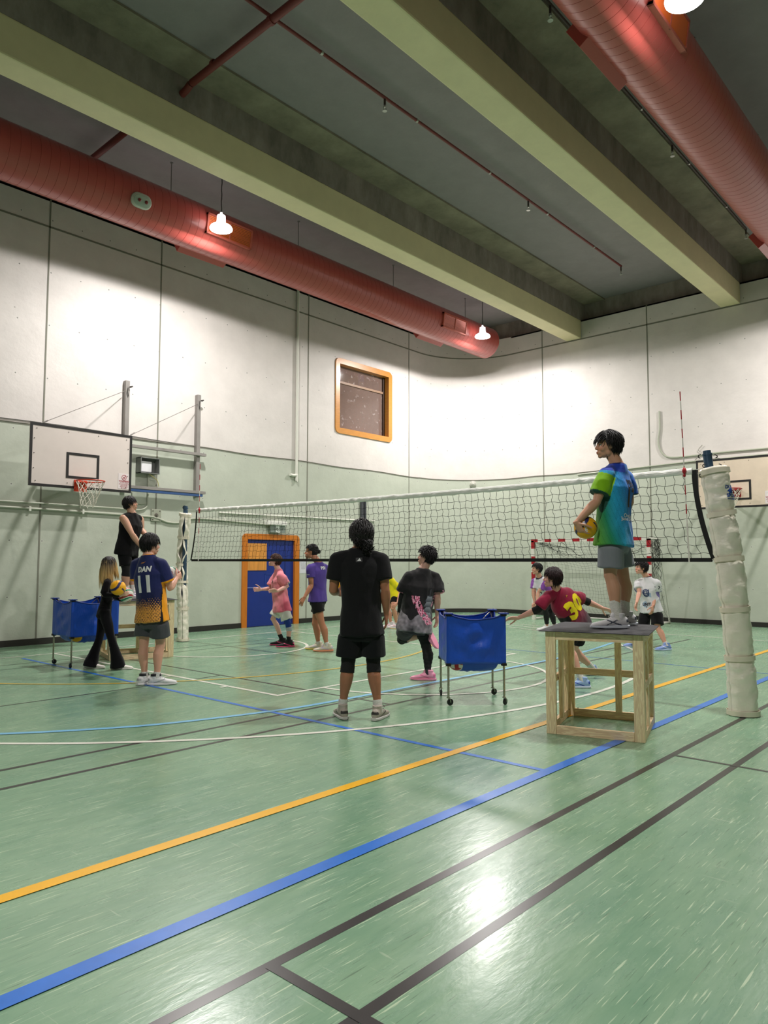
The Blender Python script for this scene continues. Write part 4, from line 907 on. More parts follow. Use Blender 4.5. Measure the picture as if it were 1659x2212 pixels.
wall_tube('conduit', smooth_path([(-3, yw, 2.60), (4.2, yw, 2.60), (7.2, yw, 2.59), (7.75, yw, 2.58), (7.95, yw, 2.66), (7.97, yw, 2.85), (7.97, yw, 3.32)], 8), .016, M_CON, 'thin conduit above the long one, bending up to the grey switch box', 'conduit')
wall_tube('conduit', [(9.75, yw, 2.63), (14.95, yw, 2.66)], .018, M_WCON, 'straight white conduit behind the net above the exit sign', 'conduit')
wall_tube('downpipe', smooth_path([(12.03, YW-.04, 8.42), (12.03, YW-.04, 7.0), (12.03, YW-.04, 3.78), (12.03, YW-.045, 3.70), (11.93, YW-.05, 3.67), (11.82, YW-.05, 3.68)], 5), .035, M_WCON, 'tall white pipe running down the left wall to the paint line', 'pipe', 12)
wall_tube('wall_cable', [(s, YW-.016, 4.055+.012*math.sin(s*2.2)) for s in np.arange(XB+.1, SA, .25)]+[Vector((*arc(SA+ARC*i/20), 4.055))+(Vector((SA, Y2, 4.055))-Vector((*arc(SA+ARC*i/20), 4.055))).normalized()*.016 for i in range(21)]+[(XW-.016, y_, 4.055+.01*math.sin(y_*3)) for y_ in np.arange(Y2-.2, YB, -.3)], .010, mat('grey_cable', s2l(120, 118, 108), rough=.6), 'thin grey cable following the line between white and green paint', 'cable', 6)
wall_tube('wall_cable', [(s, YW-.016, 4.085+.02*math.sin(s*1.1+1)) for s in np.arange(XB+.1, 9.4, .25)], .008, mat('dark_cable', s2l(90, 90, 84), rough=.6), 'second thin cable above the paint line over the left backboard', 'cable', 6)
mb = MB(); fl_ = thing('switch_box', (7.9, YW, 3.34), 'small grey metal box with an open clear front beside the left backboard', 'switch box')
x0, x1, z0, z1 = 7.70, 8.13, 3.335, 3.66
mb.box((x0, YW-.20, z0), (x1, YW-.004, z0+.012)); mb.box((x0, YW-.20, z1-.012), (x1, YW-.004, z1)); mb.box((x0, YW-.20, z0), (x0+.012, YW-.004, z1)); mb.box((x1-.012, YW-.20, z0), (x1, YW-.004, z1)); mb.box((x0, YW-.016, z0), (x1, YW-.004, z1)); mb.build('box_shell', mat('grey_metal_box', s2l(128, 130, 128), rough=.45), fl_)
MB().bevel_box((x0+.05, YW-.13, z0+.03), (x1-.14, YW-.018, z1-.07), .02).build('white_unit', mat('white_unit', s2l(226, 226, 230), rough=.4), fl_)
MB().tube(smooth_path([(7.93, YW-.12, 3.335), (8.02, YW-.13, 3.28), (8.16, YW-.06, 3.22), (8.22, YW-.03, 3.10)], 5), .008, 6).build('yellow_wire', mat('yellow_wire', s2l(200, 190, 120), rough=.5), fl_, smooth=True)
wall_tube('wall_cable', smooth_path([(7.62, yw, 2.98), (7.62, yw, 2.86), (7.70, yw, 2.74), (7.82, yw, 2.70), (7.93, yw, 2.72)], 6), .007, M_CON, 'thin loop of cable below the grey switch box', 'cable', 6)
jb = thing('junction_box', (8.17, YW, 2.36), 'round-holed junction plate on the conduit right of the left basket', 'junction box')
MB().bevel_box((8.06, YW-.035, 2.36), (8.29, YW-.002, 2.62), .01).build('cover_plate', mat('plate_green_grey', s2l(150, 154, 138), rough=.5), jb)
mb = MB()
for dx, dz in ((-.08, .09), (.08, .09), (-.08, -.09), (.08, -.09)): mb.lathe([(0, .014), (.008, .012), (.008, .001)], (8.175+dx, YW-.035, 2.49+dz), (0, -1, 0), 10)
mb.lathe([(0, .045), (.012, .04), (.012, .02), (.03, .018), (.03, .001)], (8.175, YW-.035, 2.49), (0, -1, 0), 14); mb.build('socket', mat('socket_dark', s2l(96, 92, 82), rough=.5), jb, smooth=True)
# exit sign
ex = thing('exit_sign', (11.38, YW-.1, 2.24), 'grey running-man exit sign mounted above the blue door', 'exit sign')
MB().bevel_box((11.06, YW-.16, 2.40), (11.66, YW-.004, 2.50), .015).build('sign_housing', mat('sign_white', s2l(226, 226, 220), rough=.4), ex)
MB().bevel_box((11.17, YW-.095, 2.225), (11.64, YW-.07, 2.405), .004).build('sign_panel', mat('grey_sign_panel', s2l(132, 142, 136), rough=.25), ex)
xr = MB(); yy = YW-.0965
xr.box((11.36, yy-.002, 2.34), (11.455, yy, 2.395)); xr.box((11.36, yy-.002, 2.235), (11.385, yy, 2.28)); xr.tube([(11.47, yy, 2.30), (11.43, yy, 2.33), (11.40, yy, 2.30), (11.37, yy, 2.31)], .008, 5); xr.tube([(11.43, yy, 2.33), (11.44, yy, 2.28), (11.47, yy, 2.235)], .009, 5); xr.tube([(11.44, yy, 2.28), (11.40, yy, 2.24)], .009, 5); xr.box((11.39, yy-.002, 2.228), (11.46, yy, 2.25))
xr.build('running_figure', mat('sign_figure_white', s2l(232, 236, 232), rough=.4), ex)
pp = MB().box((12.19, YW-.004, 1.24), (12.46, YW-.001, 1.55)).build('paper_notice', mat('paper', s2l(206, 208, 214), rough=.7), None); tag(pp, 'sheet of paper with faint drawing taped right of the blue door', 'paper notice')
mb = MB()
for k in range(7): mb.tube([(12.24+.03*k, YW-.005, 1.52-.01*(k % 3)), (12.25+.025*k, YW-.005, 1.44), (12.27+.018*k, YW-.005, 1.34)], .0022, 4)
mb.build('drawing', mat('pencil_grey', s2l(150, 150, 156), rough=.7), pp)
# perforated steel upright right of the window
up_ = thing('perforated_upright', (14.47, YW-.05, 2.1), 'short dark perforated steel upright fixed on the left wall behind the net', 'steel upright')
mb = MB(); mb.box((14.38, YW-.06, 2.0), (14.42, YW-.003, 3.27)); mb.box((14.53, YW-.06, 2.0), (14.57, YW-.003, 3.27)); mb.box((14.40, YW-.03, 2.0), (14.55, YW-.003, 3.27)); mb.build('channel', mat('dark_channel', s2l(78, 80, 86), rough=.5, metal=.3), up_)
mb = MB()
for k in range(24): mb.box((14.425, YW-.034, 2.03+k*.051), (14.45, YW-.0301, 2.055+k*.051))
mb.build('slots', mat('slot_black', s2l(20, 20, 22), rough=.8), up_)
# round caged fitting in the corner
q0 = on_z(1022, 1045, 3.93); cc = Vector((SA, Y2, 3.93)); dv = (Vector((q0.x, q0.y, 3.93))-cc); dv = dv.normalized(); pw_ = cc+dv*RC; nn_ = -dv
sp_ = thing('bulkhead_light', pw_+nn_*.06+Vector((0, 0, -.1)), 'round glass bulkhead fitting on the paint line in the curved corner', 'wall light')
MB().lathe([(0, .10), (.05, .10), (.05, .001)], pw_, nn_, 20).build('fitting_base', mat('pale_metal', s2l(206, 206, 198), rough=.4), sp_, smooth=True)
MB().lathe([(.045, .09), (.08, .085), (.12, .06), (.14, .001)], pw_, nn_, 20).build('glass_dome', mat('cloudy_glass', s2l(200, 200, 190), rough=.15, alpha=.8), sp_, smooth=True)
# cable on the right wall, bending down to the paint line
xw = XW-.026
wall_tube('conduit', smooth_path([on_x(1424, 888, xw), on_x(1425, 925, xw), on_x(1422, 955, xw), on_x(1430, 978, xw), on_x(1449, 988, xw), on_x(1500, 984, xw), on_x(1560, 977, xw), on_x(1659, 968, xw), on_x(1720, 962, xw)], 6), .022, M_CON, 'J-shaped conduit dropping and running right above the right backboard', 'conduit')
wall_tube('conduit', [(xw, 9.6, 4.0), (xw, 6.4, 4.09), (xw, 3.0, 4.12)], .018, M_CON, 'straight conduit along the paint line of the right wall behind the net', 'conduit')
hook = on_x(1517, 961, xw); wall_tube('rope_loop', smooth_path([hook, hook+Vector((0, .10, -.12)), hook+Vector((0, .03, -.2)), hook+Vector((0, .14, -.32)), hook+Vector((0, .20, -.38))], 5), .008, mat('rope_grey', s2l(160, 158, 150), rough=.7), 'thin loop of rope hanging from a hook above the right backboard', 'rope', 5)

# crop frames used while measuring: (x0, y0, scale)
FR={'A':(80,1040,4.809),'B':(500,1040,3.6065),'C':(640,1120,4.809),'E':(1090,1150,4.2538),'F':(1200,900,4.608),'G':(1130,1140,5.027),'P':(510,1080,7.37)}
# heading angles: 0 faces away from the photographer, 90 to the right, 180 towards, 270 to the left
PEOPLE=[
 dict(key='tank',fr='A',D=11.85,k=.97,chest=(985,385,0),th=116,hip=(935,700,0),hh=104,head=(968,232,0,75,10),
   elR=(985,545,-.22),wrR=(1085,690,-.12),hR=(110,-40),elL=(1085,505,.16),wrL=(1150,575,.05),hL=(100,-60),
   knR=(930,925,-.12),anR=('Z',925,1215,.925,11.75),knL=(985,905,.08),anL=('Z',990,1215,.925,11.95),fR=80,fL=95),
 dict(key='girl',fr='A',k=.89,chest=(745,1045,0),th=75,hip=(700,1360,0),hh=70,head=(755,862,0,60,5),
   elR=(690,1180,-.22),wrR=(868,1180,-.26),hR=(85,10),elL=(800,1190,.1),wrL=(905,1240,-.02),hL=(90,0),
   knR=(775,1635,-.1),anR=('G',840,1953),knL=(648,1640,.12),anL=('G',555,1944),fR=85,fL=85),
 dict(key='dan',fr='A',k=1.06,chest=(1165,850,0),th=22,hip=(1195,1400,0),hh=25,head=(1180,655,.02,48,-4),
   elR=(1385,1110,.0),wrR=(1450,1005,.20),hR=(20,20),elL=(1045,1090,.12),wrL=(1170,1010,.42),hL=(60,20),
   knR=(1285,1695,.03),anR=('G',1240,2115),knL=(1110,1695,.03),anL=('G',1115,2110),fR=75,fL=35),
 dict(key='pink',fr='P',k=.99,chest=(670,1190,0),th=250,hip=(725,1690,0),hh=250,head=(618,968,-.02,262,14),
   elL=(815,1370,-.16),wrL=(655,1450,-.34),hL=(262,5),elR=(545,1410,.12),wrR=(400,1425,-.06),hR=(268,0),
   knL=(825,1960,-.14),anL=('G',840,2340),knR=(585,1890,.06),anR=('G',735,2310),fR=262,fL=255),
 dict(key='purple',fr='C',k=1.03,chest=(225,510,0),th=308,hip=(222,830,0),hh=285,head=(155,350,0,272,0),
   elL=(160,690,-.16),wrL=(85,820,-.26),hL=(262,-60),elR=(250,690,.22),wrR=(200,800,.3),hR=(270,-70),
   knL=(262,1085,-.12),anL=('G',320,1380),knR=(195,1095,.06),anR=('G',232,1362),fR=278,fL=262),
 dict(key='black',fr='C',k=1.06,chest=(657,420,0),th=0,hip=(680,1110,0),hh=0,head=(675,185,.0,-12,0),
   elR=(925,745,-.03),wrR=(935,1000,.06),hR=(0,-84),elL=(385,745,.0),wrL=(430,772,.26),hL=(25,0),
   knR=(800,1480,.02),anR=('G',850,2085),knL=(540,1480,.02),anL=('G',478,2072),fR=22,fL=-18),
 dict(key='yellow',fr='C',D=17,k=1.0,chest=(955,625,0),th=255,hip=(1030,800,0),hh=262,head=(890,560,0,265,5),
   elL=(1083,760,-.12),wrL=(1050,880,-.3),hL=(255,-40),elR=(925,760,.1),wrR=(885,860,-.05),hR=(262,-50),
   knL=(1005,935,-.2),anL=('Z',1045,1120,0,17.0),knR=(950,940,.15),anR=('Z',985,1112,0,17.2),fR=262,fL=262),
 dict(key='sakura',fr='C',k=1.01,D=9.5,chest=(1305,600,0),th=-22,hip=(1235,1090,0),hh=-30,head=(1352,400,-.0,-68,8),
   elL=(1105,800,-.02),wrL=(1075,975,.1),hL=(-30,-75),elR=(1468,815,0),wrR=(1462,1010,.12),hR=(-10,-85),
   knL=(1095,1258,.34),anL=('J',1345,1212,.10),knR=(1350,1335,.10),anR=('G',1370,1680),fR=-78,fL=('V',1420,1370,.02)),
 dict(key='maroon',fr='G',D=9.3,k=1.0,chest=(395,735,-.12),th=-28,hip=(600,1050,.08),hh=-50,head=(318,545,-.22,-68,0),
   elL=(165,885,-.2),wrL=(-55,980,-.1),hL=(-88,-2),elR=(668,790,.08),wrR=(860,872,.12),hR=(85,-18),
   knL=(478,1282,-.26),anL=('G',640,1739),knR=(555,1310,.42),anR=('Z',755,1548,0,10.0),fL=-85,fR=70),
 dict(key='violet',fr='G',D=16.5,k=1.05,chest=(190,580,0),th=235,hip=(300,800,.15),hh=240,head=(148,448,-.1,262,0),
   elL=(165,700,-.12),wrL=(150,810,-.22),hL=(240,-75),elR=(110,700,.1),wrR=(125,810,.0),hR=(250,-70),
   knL=(235,885,-.16),anL=('Z',262,1089,0,16.5),knR=(300,940,.15),anR=('Z',345,1086,0,16.75),fR=262,fL=262),
 dict(key='white',fr='G',k=.99,chest=(1350,592,0),th=228,hip=(1392,880,0),hh=230,head=(1282,435,-.03,262,4),
   elL=(1450,715,-.06),wrL=(1408,855,-.2),hL=(225,-70),elR=(1262,700,-.05),wrR=(1232,815,-.25),hR=(240,-70),
   knL=(1460,1085,-.18),anL=('G',1555,1330),knR=(1300,1110,.05),anR=('G',1215,1290),fR=262,fL=250),
 dict(key='rainbow',fr='F',k=1.04,chest=(600,580,0),th=316,hip=(580,1210,0),hh=300,head=(520,290,-.0,272,0),
   elL=(410,845,-.17),wrL=(205,1058,-.20),hL=(80,-58),elR=(740,850,.16),wrR=(560,1040,.3),hR=(262,-30),
   knL=(545,1580,-.08),anL=('Z',615,2090,.925,6.68),knR=(670,1575,.08),anR=('Z',700,2070,.925,6.98),fR=270,fL=268),
]

# ------------------------------------------------------------------ people
def remesh(mb, vox, it=3, fac=.5):
    me = mb.mesh('tmp'); o = bpy.data.objects.new('tmp', me); COL.objects.link(o)
    m = o.modifiers.new('r', 'REMESH'); m.mode = 'VOXEL'; m.voxel_size = vox; m.adaptivity = 0
    if it: s = o.modifiers.new('s', 'SMOOTH'); s.iterations = it; s.factor = fac
    dg = bpy.context.evaluated_depsgraph_get(); out = bpy.data.meshes.new_from_object(o.evaluated_get(dg)); bpy.data.objects.remove(o); bpy.data.meshes.remove(me)
    return out
def arrays(me):
    n = len(me.vertices); co = np.empty(n*3); me.vertices.foreach_get('co', co); no = np.empty(n*3); me.vertex_normals.foreach_get('vector', no); return co.reshape(-1, 3), no.reshape(-1, 3)
def put(me, name, m, parent, cols=None, label=None):
    me.name = name; o = bpy.data.objects.new(name, me); COL.objects.link(o)
    if cols is not None:
        a = me.color_attributes.new('Col', 'FLOAT_COLOR', 'POINT'); c = np.ones((len(me.vertices), 4), dtype=np.float32); c[:, :3] = cols; a.data.foreach_set('color', c.ravel())
    me.materials.clear(); me.materials.append(m); me.polygons.foreach_set('use_smooth', [True]*len(me.polygons)); finish(o, parent); return tag(o, label)
M_SKIN = vcol_mat('skin', rough=.48, spec=.4, sss=.08, bump=.15, bscale=120, dist=.004)
M_CLOTH = vcol_mat('jersey_cloth', rough=.75, spec=.25, bump=.35, bscale=14, sheen=.15, dist=.012)
M_COTTON = vcol_mat('cotton_cloth', rough=.9, spec=.1, bump=.4, bscale=12, sheen=.1, dist=.012)
M_HAIR = vcol_mat('hair', rough=.46, spec=.35, bump=.5, bscale=60, stretch=(1, 1, .25), dist=.006)
M_SHOE = vcol_mat('shoe_upper', rough=.55, spec=.4, bump=.2, bscale=60)
M_EYEW = mat('eye_white', s2l(226, 220, 212), rough=.2); M_IRIS = mat('dark_iris', s2l(30, 20, 16), rough=.15)
M_SOCK = {}
def sock_mat(c, nm):
    if nm not in M_SOCK: M_SOCK[nm] = mat(nm, s2l(*c), rough=.9, bump=.5, bscale=60, stretch=(1, 1, 3))
    return M_SOCK[nm]
def ringe(c, x, y, hw, hd, n=26, pw=2.25):
    out = []
    for k in range(n):
        a = 2*PI*k/n; ca, sa = math.cos(a), math.sin(a); out.append(c+x*(hw*math.copysign(abs(ca)**(2/pw), ca))+y*(hd*math.copysign(abs(sa)**(2/pw), sa)))
    return out
def heading(deg): a = math.radians(deg); return HD*math.cos(a)+RT*math.sin(a)
def limb(mb, P, seg=14):
    pts = [p for p, r in P]; rs = [r for p, r in P]; mb.tube(pts, rs, seg); mb.ellip(pts[0], (rs[0],)*3, None, 12, 8); mb.ellip(pts[-1], (rs[-1],)*3, None, 12, 8)
def L3(a, b, t): return a.lerp(b, t)
def solve(s):
    x0, y0, sc = FR[s['fr']]; px_ = lambda q: (x0+q[0]/sc, y0+q[1]/sc); J = {}; k = s['k']
    for n in ('anR', 'anL'):
        q = s[n]
        if q[0] == 'G': J[n] = on_z(*px_(q[1:3]))+Vector((0, 0, .09*k))
        elif q[0] == 'Z': p = at_depth(*px_(q[1:3]), q[4]); p.z = q[3]+.09*k; J[n] = p
    D = s.get('D') or (J['anR'].dot(HD)+J['anL'].dot(HD))/2; J['D'] = D
    for n in ('anR', 'anL'):
        if s[n][0] == 'J': J[n] = at_depth(*px_(s[n][1:3]), D+s[n][3])
    for n in ('elR', 'elL', 'wrR', 'wrL', 'knR', 'knL'): J[n] = at_depth(*px_(s[n]), D+s[n][2])
    for n, a, w_ in (('chest', 'th', .185), ('hip', 'hh', .10)):
        c = at_depth(*px_(s[n]), D+s[n][2]); t = math.radians(s[a]); r = RT*math.cos(t)-HD*math.sin(t); J[n] = c; m = 'sh' if n == 'chest' else 'hi'
        wk = w_*(s.get('sw', 1.0) if n == 'chest' else 1)
        J[m+'R'] = c+r*wk*k; J[m+'L'] = c-r*wk*k; J['r'+m] = r
    J['head'] = at_depth(*px_(s['head']), D+s['head'][2])
    for q in 'RL':
        f_ = s['f'+q]
        if isinstance(f_, tuple): toe = at_depth(*px_(f_[1:3]), D+f_[3]); J['f'+q] = (toe-J['an'+q]).normalized(); sh = (J['kn'+q]-J['an'+q]).normalized(); J['u'+q] = (sh-J['f'+q]*sh.dot(J['f'+q])).normalized()
        else: J['f'+q] = heading(f_); J['u'+q] = Vector((0, 0, 1))
    return J
def hand_mesh(mb, wr, d, n, k, side, curl, spread=.16, thumb=.5):
    """palm plus four separate fingers of different lengths and a thumb leaving the side of the palm. d: towards the fingertips, n: palm normal, side: direction of the thumb"""
    d = d.normalized(); n = (n-d*n.dot(d)).normalized(); s = (side-d*side.dot(d)-n*side.dot(n)).normalized(); M = frame(wr, s, d, n)
    mb.loft([[M @ Vector((p.x, y, p.z)) for p in ringe(Vector((0, 0, 0)), Vector((1, 0, 0)), Vector((0, 0, 1)), w_*k, h*k, 14)] for y, w_, h in ((-.02*k, .026, .021), (.01*k, .030, .018), (.045*k, .040, .016), (.085*k, .042, .014), (.096*k, .036, .010))])
    for i, (x, ln, c0) in enumerate(((.032, .074, 0), (.0108, .083, .04), (-.0108, .077, .08), (-.031, .060, .12))):
        p = Vector((x*k, .084*k, 0)); a = curl*.55+c0*curl; ang = 0; dirx = spread*x/.03*.5; P = [(M @ Vector((x*k*.9, .06*k, 0)), .0095*k), (M @ p, .0093*k)]
        for j, fr_ in enumerate((.46, .30, .24)):
            ang += (curl*.75 if j == 0 else curl*.95)+c0*.4; p = p+Vector((math.sin(dirx)*math.cos(ang), math.cos(ang)*math.cos(dirx), math.sin(ang)))*ln*fr_*k; P.append((M @ p, (.0088-.0009*j)*k))
        limb(mb, P, 8)
    p = Vector((.030*k, .018*k, .004*k)); P = [(M @ p, .0125*k)]; an = thumb
    for j, fr_ in enumerate((.040, .034, .026)):
        p = p+Vector((math.sin(an+.35-j*.22), math.cos(an+.35-j*.22), .35+.15*curl*j))*fr_*k; P.append((M @ p, (.0115-.0014*j)*k))
    limb(mb, P, 8)
SKULL_C, SKULL_R = Vector((0, -.012, .032)), Vector((.077, .096, .094))
def head_mesh(mb, M, k):
    E = lambda c, r, m=None: mb.ellip(tuple(x*k for x in c), tuple(x*k for x in r), M if m is None else M @ m, 22, 14)
    E(SKULL_C, SKULL_R); E((0, .022, -.022), (.064, .068, .082)); E((0, .034, -.070), (.047, .047, .040)); E((0, .070, -.097), (.022, .020, .018)); E((0, .078, -.066), (.031, .022, .024))
    for s in (-1, 1):
        E((s*.040, .052, -.030), (.026, .034, .030)); E((s*.028, .080, .020), (.026, .012, .009)); E((s*.011, .101, -.031), (.009, .010, .008)); E((s*.045, .005, -.065), (.02, .03, .03))
        R = Matrix.Translation((s*.077*k, -.006*k, -.008*k)) @ Matrix.Rotation(s*.35, 4, 'Z') @ Matrix.Rotation(-.15, 4, 'X'); E((0, 0, 0), (.008, .019, .032), R); E((s*.006, -.004, .008), (.006, .018, .021), R)
    mb.tube([M @ (Vector(p)*k) for p in ((0, .086, .018), (0, .097, -.004), (0, .108, -.022), (0, .103, -.036))], [.007*k, .0085*k, .0115*k, .009*k], 10)
    E((0, .094, -.058), (.022, .010, .0055)); E((0, .0925, -.0685), (.019, .011, .0065))
def build_body(root, J, s):
    k = s['k']; mb = MB(); u = (J['chest']-J['hip']).normalized(); L = (J['chest']-J['hip']).length; fem = s.get('fem', 0); bd = s.get('build', 1.0)
    def secs(T, infl=0.0):
        out = []
        for t, hw, hd, fo in T:
            q = min(max(t, 0), 1); r = L3(J['rhi'], J['rsh'], q); r = (r-u*r.dot(u)).normalized(); f = u.cross(r)
            out.append(ringe(J['hip']+u*L*t+f*fo*k, r, f, (hw*bd+infl)*k, (hd*bd+infl)*k))
        return out
    T = [(-.17, .09, .085, 0), (-.06, .158, .112, -.008), (.10, .155, .105, 0), (.36, .132, .092, .004), (.62, .150, .105, .006), (.82, .162, .105, 0), (.95, .145, .082, -.006), (1.04, .105, .070, -.01), (1.13, .070, .058, -.012), (1.19, .058, .054, -.012)]
    if fem: T = [(t, hw*(.84 if t > .2 else .96), hd*(.85 if t > .2 else 1.0), fo) for t, hw, hd, fo in T]
    mb.loft(secs(T)); J['secs'] = secs; J['u'] = u; J['L'] = L
    hx = s['head']; hy = heading(hx[3]); pit = math.radians(hx[4]); hup = Vector((0, 0, 1))*math.cos(pit)-hy*math.sin(pit)*1; hfw = (hy*math.cos(pit)+Vector((0, 0, 1))*math.sin(pit)).normalized(); hup = (hup-hfw*hup.dot(hfw)).normalized(); hr = hfw.cross(hup)
    HM = frame(J['head'], hr, hfw, hup); J['HM'] = HM
    f = u.cross(J['rsh']); nb = J['chest']+u*.085*k-f*.014*k; ht = HM @ (Vector((0, -.022, -.045))*k)
    limb(mb, [(J['chest']-f*.01*k, .070*k*bd), (nb, .060*k*bd), (L3(nb, ht, .55), .054*k*bd), (ht, .054*k)], 18)
    head_mesh(mb, HM, k)
    for q in 'RL':
        sh, el, wr = J['sh'+q], J['el'+q], J['wr'+q]; sg = 1 if q == 'R' else -1; ab = bd*(.82 if fem else 1.0)
        limb(mb, [(L3(nb, sh, .12)-u*.03*k, .040*k), (L3(nb, sh, .6)-u*.012*k, .044*k*ab), (sh-u*.012*k, .056*k*ab)])
        limb(mb, [(sh-u*.01*k, .057*k*ab), (L3(sh, el, .30), .053*k*ab), (L3(sh, el, .6), .047*k*ab), (L3(sh, el, .9), .039*k*ab), (el, .037*k*ab), (L3(el, wr, .12), .041*k*ab), (L3(el, wr, .30), .042*k*ab), (L3(el, wr, .65), .033*k*ab), (L3(el, wr, .92), .0255*k), (wr, .0245*k)])
        hc = s['h'+q]; d = (heading(hc[0])*math.cos(math.radians(hc[1]))+Vector((0, 0, 1))*math.sin(math.radians(hc[1]))).normalized()
        pn_ = J.get('pn'+q) or -J['r'+'sh']*sg; thumb_dir = J.get('td'+q) or (f if abs(d.dot(f)) < .8 else Vector((0, 0, 1)))
        if 'palm'+q in s: pn_ = heading(s['palm'+q][0])*math.cos(math.radians(s['palm'+q][1]))+Vector((0, 0, 1))*math.sin(math.radians(s['palm'+q][1]))
        if 'thumb'+q in s: thumb_dir = heading(s['thumb'+q][0])*math.cos(math.radians(s['thumb'+q][1]))+Vector((0, 0, 1))*math.sin(math.radians(s['thumb'+q][1]))
        hand_mesh(mb, wr, d, pn_, k*(.9 if fem else 1.0), thumb_dir, s.get('curl'+q, .28))
        hi, kn, an, ff = J['hi'+q], J['kn'+q], J['an'+q], J['f'+q]; lb = bd*s.get('legs', 1.0); sh_ = (an-kn).normalized(); back = -(ff-sh_*ff.dot(sh_)).normalized()
        hb_ = hi-J['rhi']*(.012*k*(1 if q == 'R' else -1)); limb(mb, [(hb_, .080*k*lb), (L3(hi, kn, .25), .084*k*lb), (L3(hi, kn, .55), .072*k*lb), (L3(hi, kn, .85), .056*k*lb), (kn, .053*k*lb), (L3(kn, an, .12)+back*.006*k, .051*k*lb), (L3(kn, an, .30)+back*.016*k, .058*k*lb), (L3(kn, an, .45)+back*.012*k, .053*k*lb), (L3(kn, an, .7)+back*.002*k, .040*k), (L3(kn, an, .9), .032*k), (an, .035*k)], 16)
        mb.ellip(kn-back*.012*k, (.040*k*lb,)*3, None, 12, 8)
        uu = J['u'+q]; limb(mb, [(an-uu*.02*k, .034*k), (an-uu*.055*k+ff*.06*k, .026*k), (an-uu*.066*k+ff*.12*k, .020*k)], 10); mb.ellip(an-uu*.055*k-ff*.035*k, (.026*k,)*3, None, 10, 8)
    me = remesh(mb, .0055, 3, .5); co, no = arrays(me)
    sk = np.array(s2l(*s['skin'])); cols = np.tile(sk, (len(co), 1))
    nzv = np.array([noise.noise(Vector(p)*9) for p in co[::1]]); cols *= (1+.06*nzv)[:, None]
    Mi = np.array(HM.inverted()); lc = (co @ Mi[:3, :3].T+Mi[:3, 3])/k
    x, y_, z = lc[:, 0], lc[:, 1], lc[:, 2]; inh = (np.abs(x) < .1) & (y_ > .04) & (z > -.12) & (z < .12) & (y_ < .13)
    lips = inh & (np.abs(x) < .021) & (z < -.053) & (z > -.076) & (y_ > .091); cols[lips] = cols[lips]*np.array([.88, .55, .55])
    brow = inh & (np.abs(x) > .012) & (np.abs(x) < .046) & (np.abs(z-(.024-.10*np.maximum(0, np.abs(x)-.03))) < .0045) & (y_ > .055); cols[brow] = cols[brow]*.18
    chk = inh & (((np.abs(x)-.04)**2+(z+.03)**2) < .0006); cols[chk] *= np.array([1.04, .88, .88])
    if s.get('beard'):
        bdm = inh & (z < -.076) & (y_ > .055); cols[bdm] *= .45; md = inh & (np.abs(x) < .028) & (z > -.055) & (z < -.045) & (y_ > .09); cols[md] *= .4
    o = put(me, 'body', M_SKIN, root, np.clip(cols, 0, 1))
    for sx in (-1, 1):
        c = HM @ (Vector((sx*.031, .0700, .001))*k); e = MB().ellip(c, (.0122*k,)*3, None, 14, 10).build('eye', M_EYEW, root, smooth='all')
        dn = (HM.to_3x3() @ Vector((0, 1, 0))); MB().lathe([(.0105*k, .0062*k), (.0123*k, .004*k), (.0126*k, .0004)], c, dn, 12).build('iris', M_IRIS, e, smooth='all')
        lid = MB(); lid.tube([HM @ (Vector((sx*(.031+.0125*math.cos(a)), .0712+.0128*abs(math.sin(a))**.5, .001+.0062*math.sin(a)))*k) for a in [i*PI/8 for i in range(9)]], .0017*k, 5); lid.build('eyelid', M_HAIRB, e)
    return o
M_HAIRB = mat('dark_lash', s2l(26, 18, 14), rough=.6)
def wrinkle_disp(co, no, amp, sc, seed, aniso=(1, 1, .55)):
    out = np.empty(len(co)); A = Vector(aniso)
    for i, p in enumerate(co):
        q = Vector((p[0]*A.x, p[1]*A.y, p[2]*A.z))*sc+Vector((seed, seed*2.3, 0)); w_ = noise.noise_vector(q*.5)*.6
        out[i] = (1-2.2*abs(noise.noise(q+w_)))*.6+noise.noise(q*2.3)*.4
    return co+no*(out*amp)[:, None]
def cloth_mesh(mb, vox, amp, sc, seed, it=4):
    me = remesh(mb, vox, it, .5); co, no = arrays(me); co = wrinkle_disp(co, no, amp*1.6, sc, seed); me.vertices.foreach_set('co', co.ravel()); me.update(); return me, co
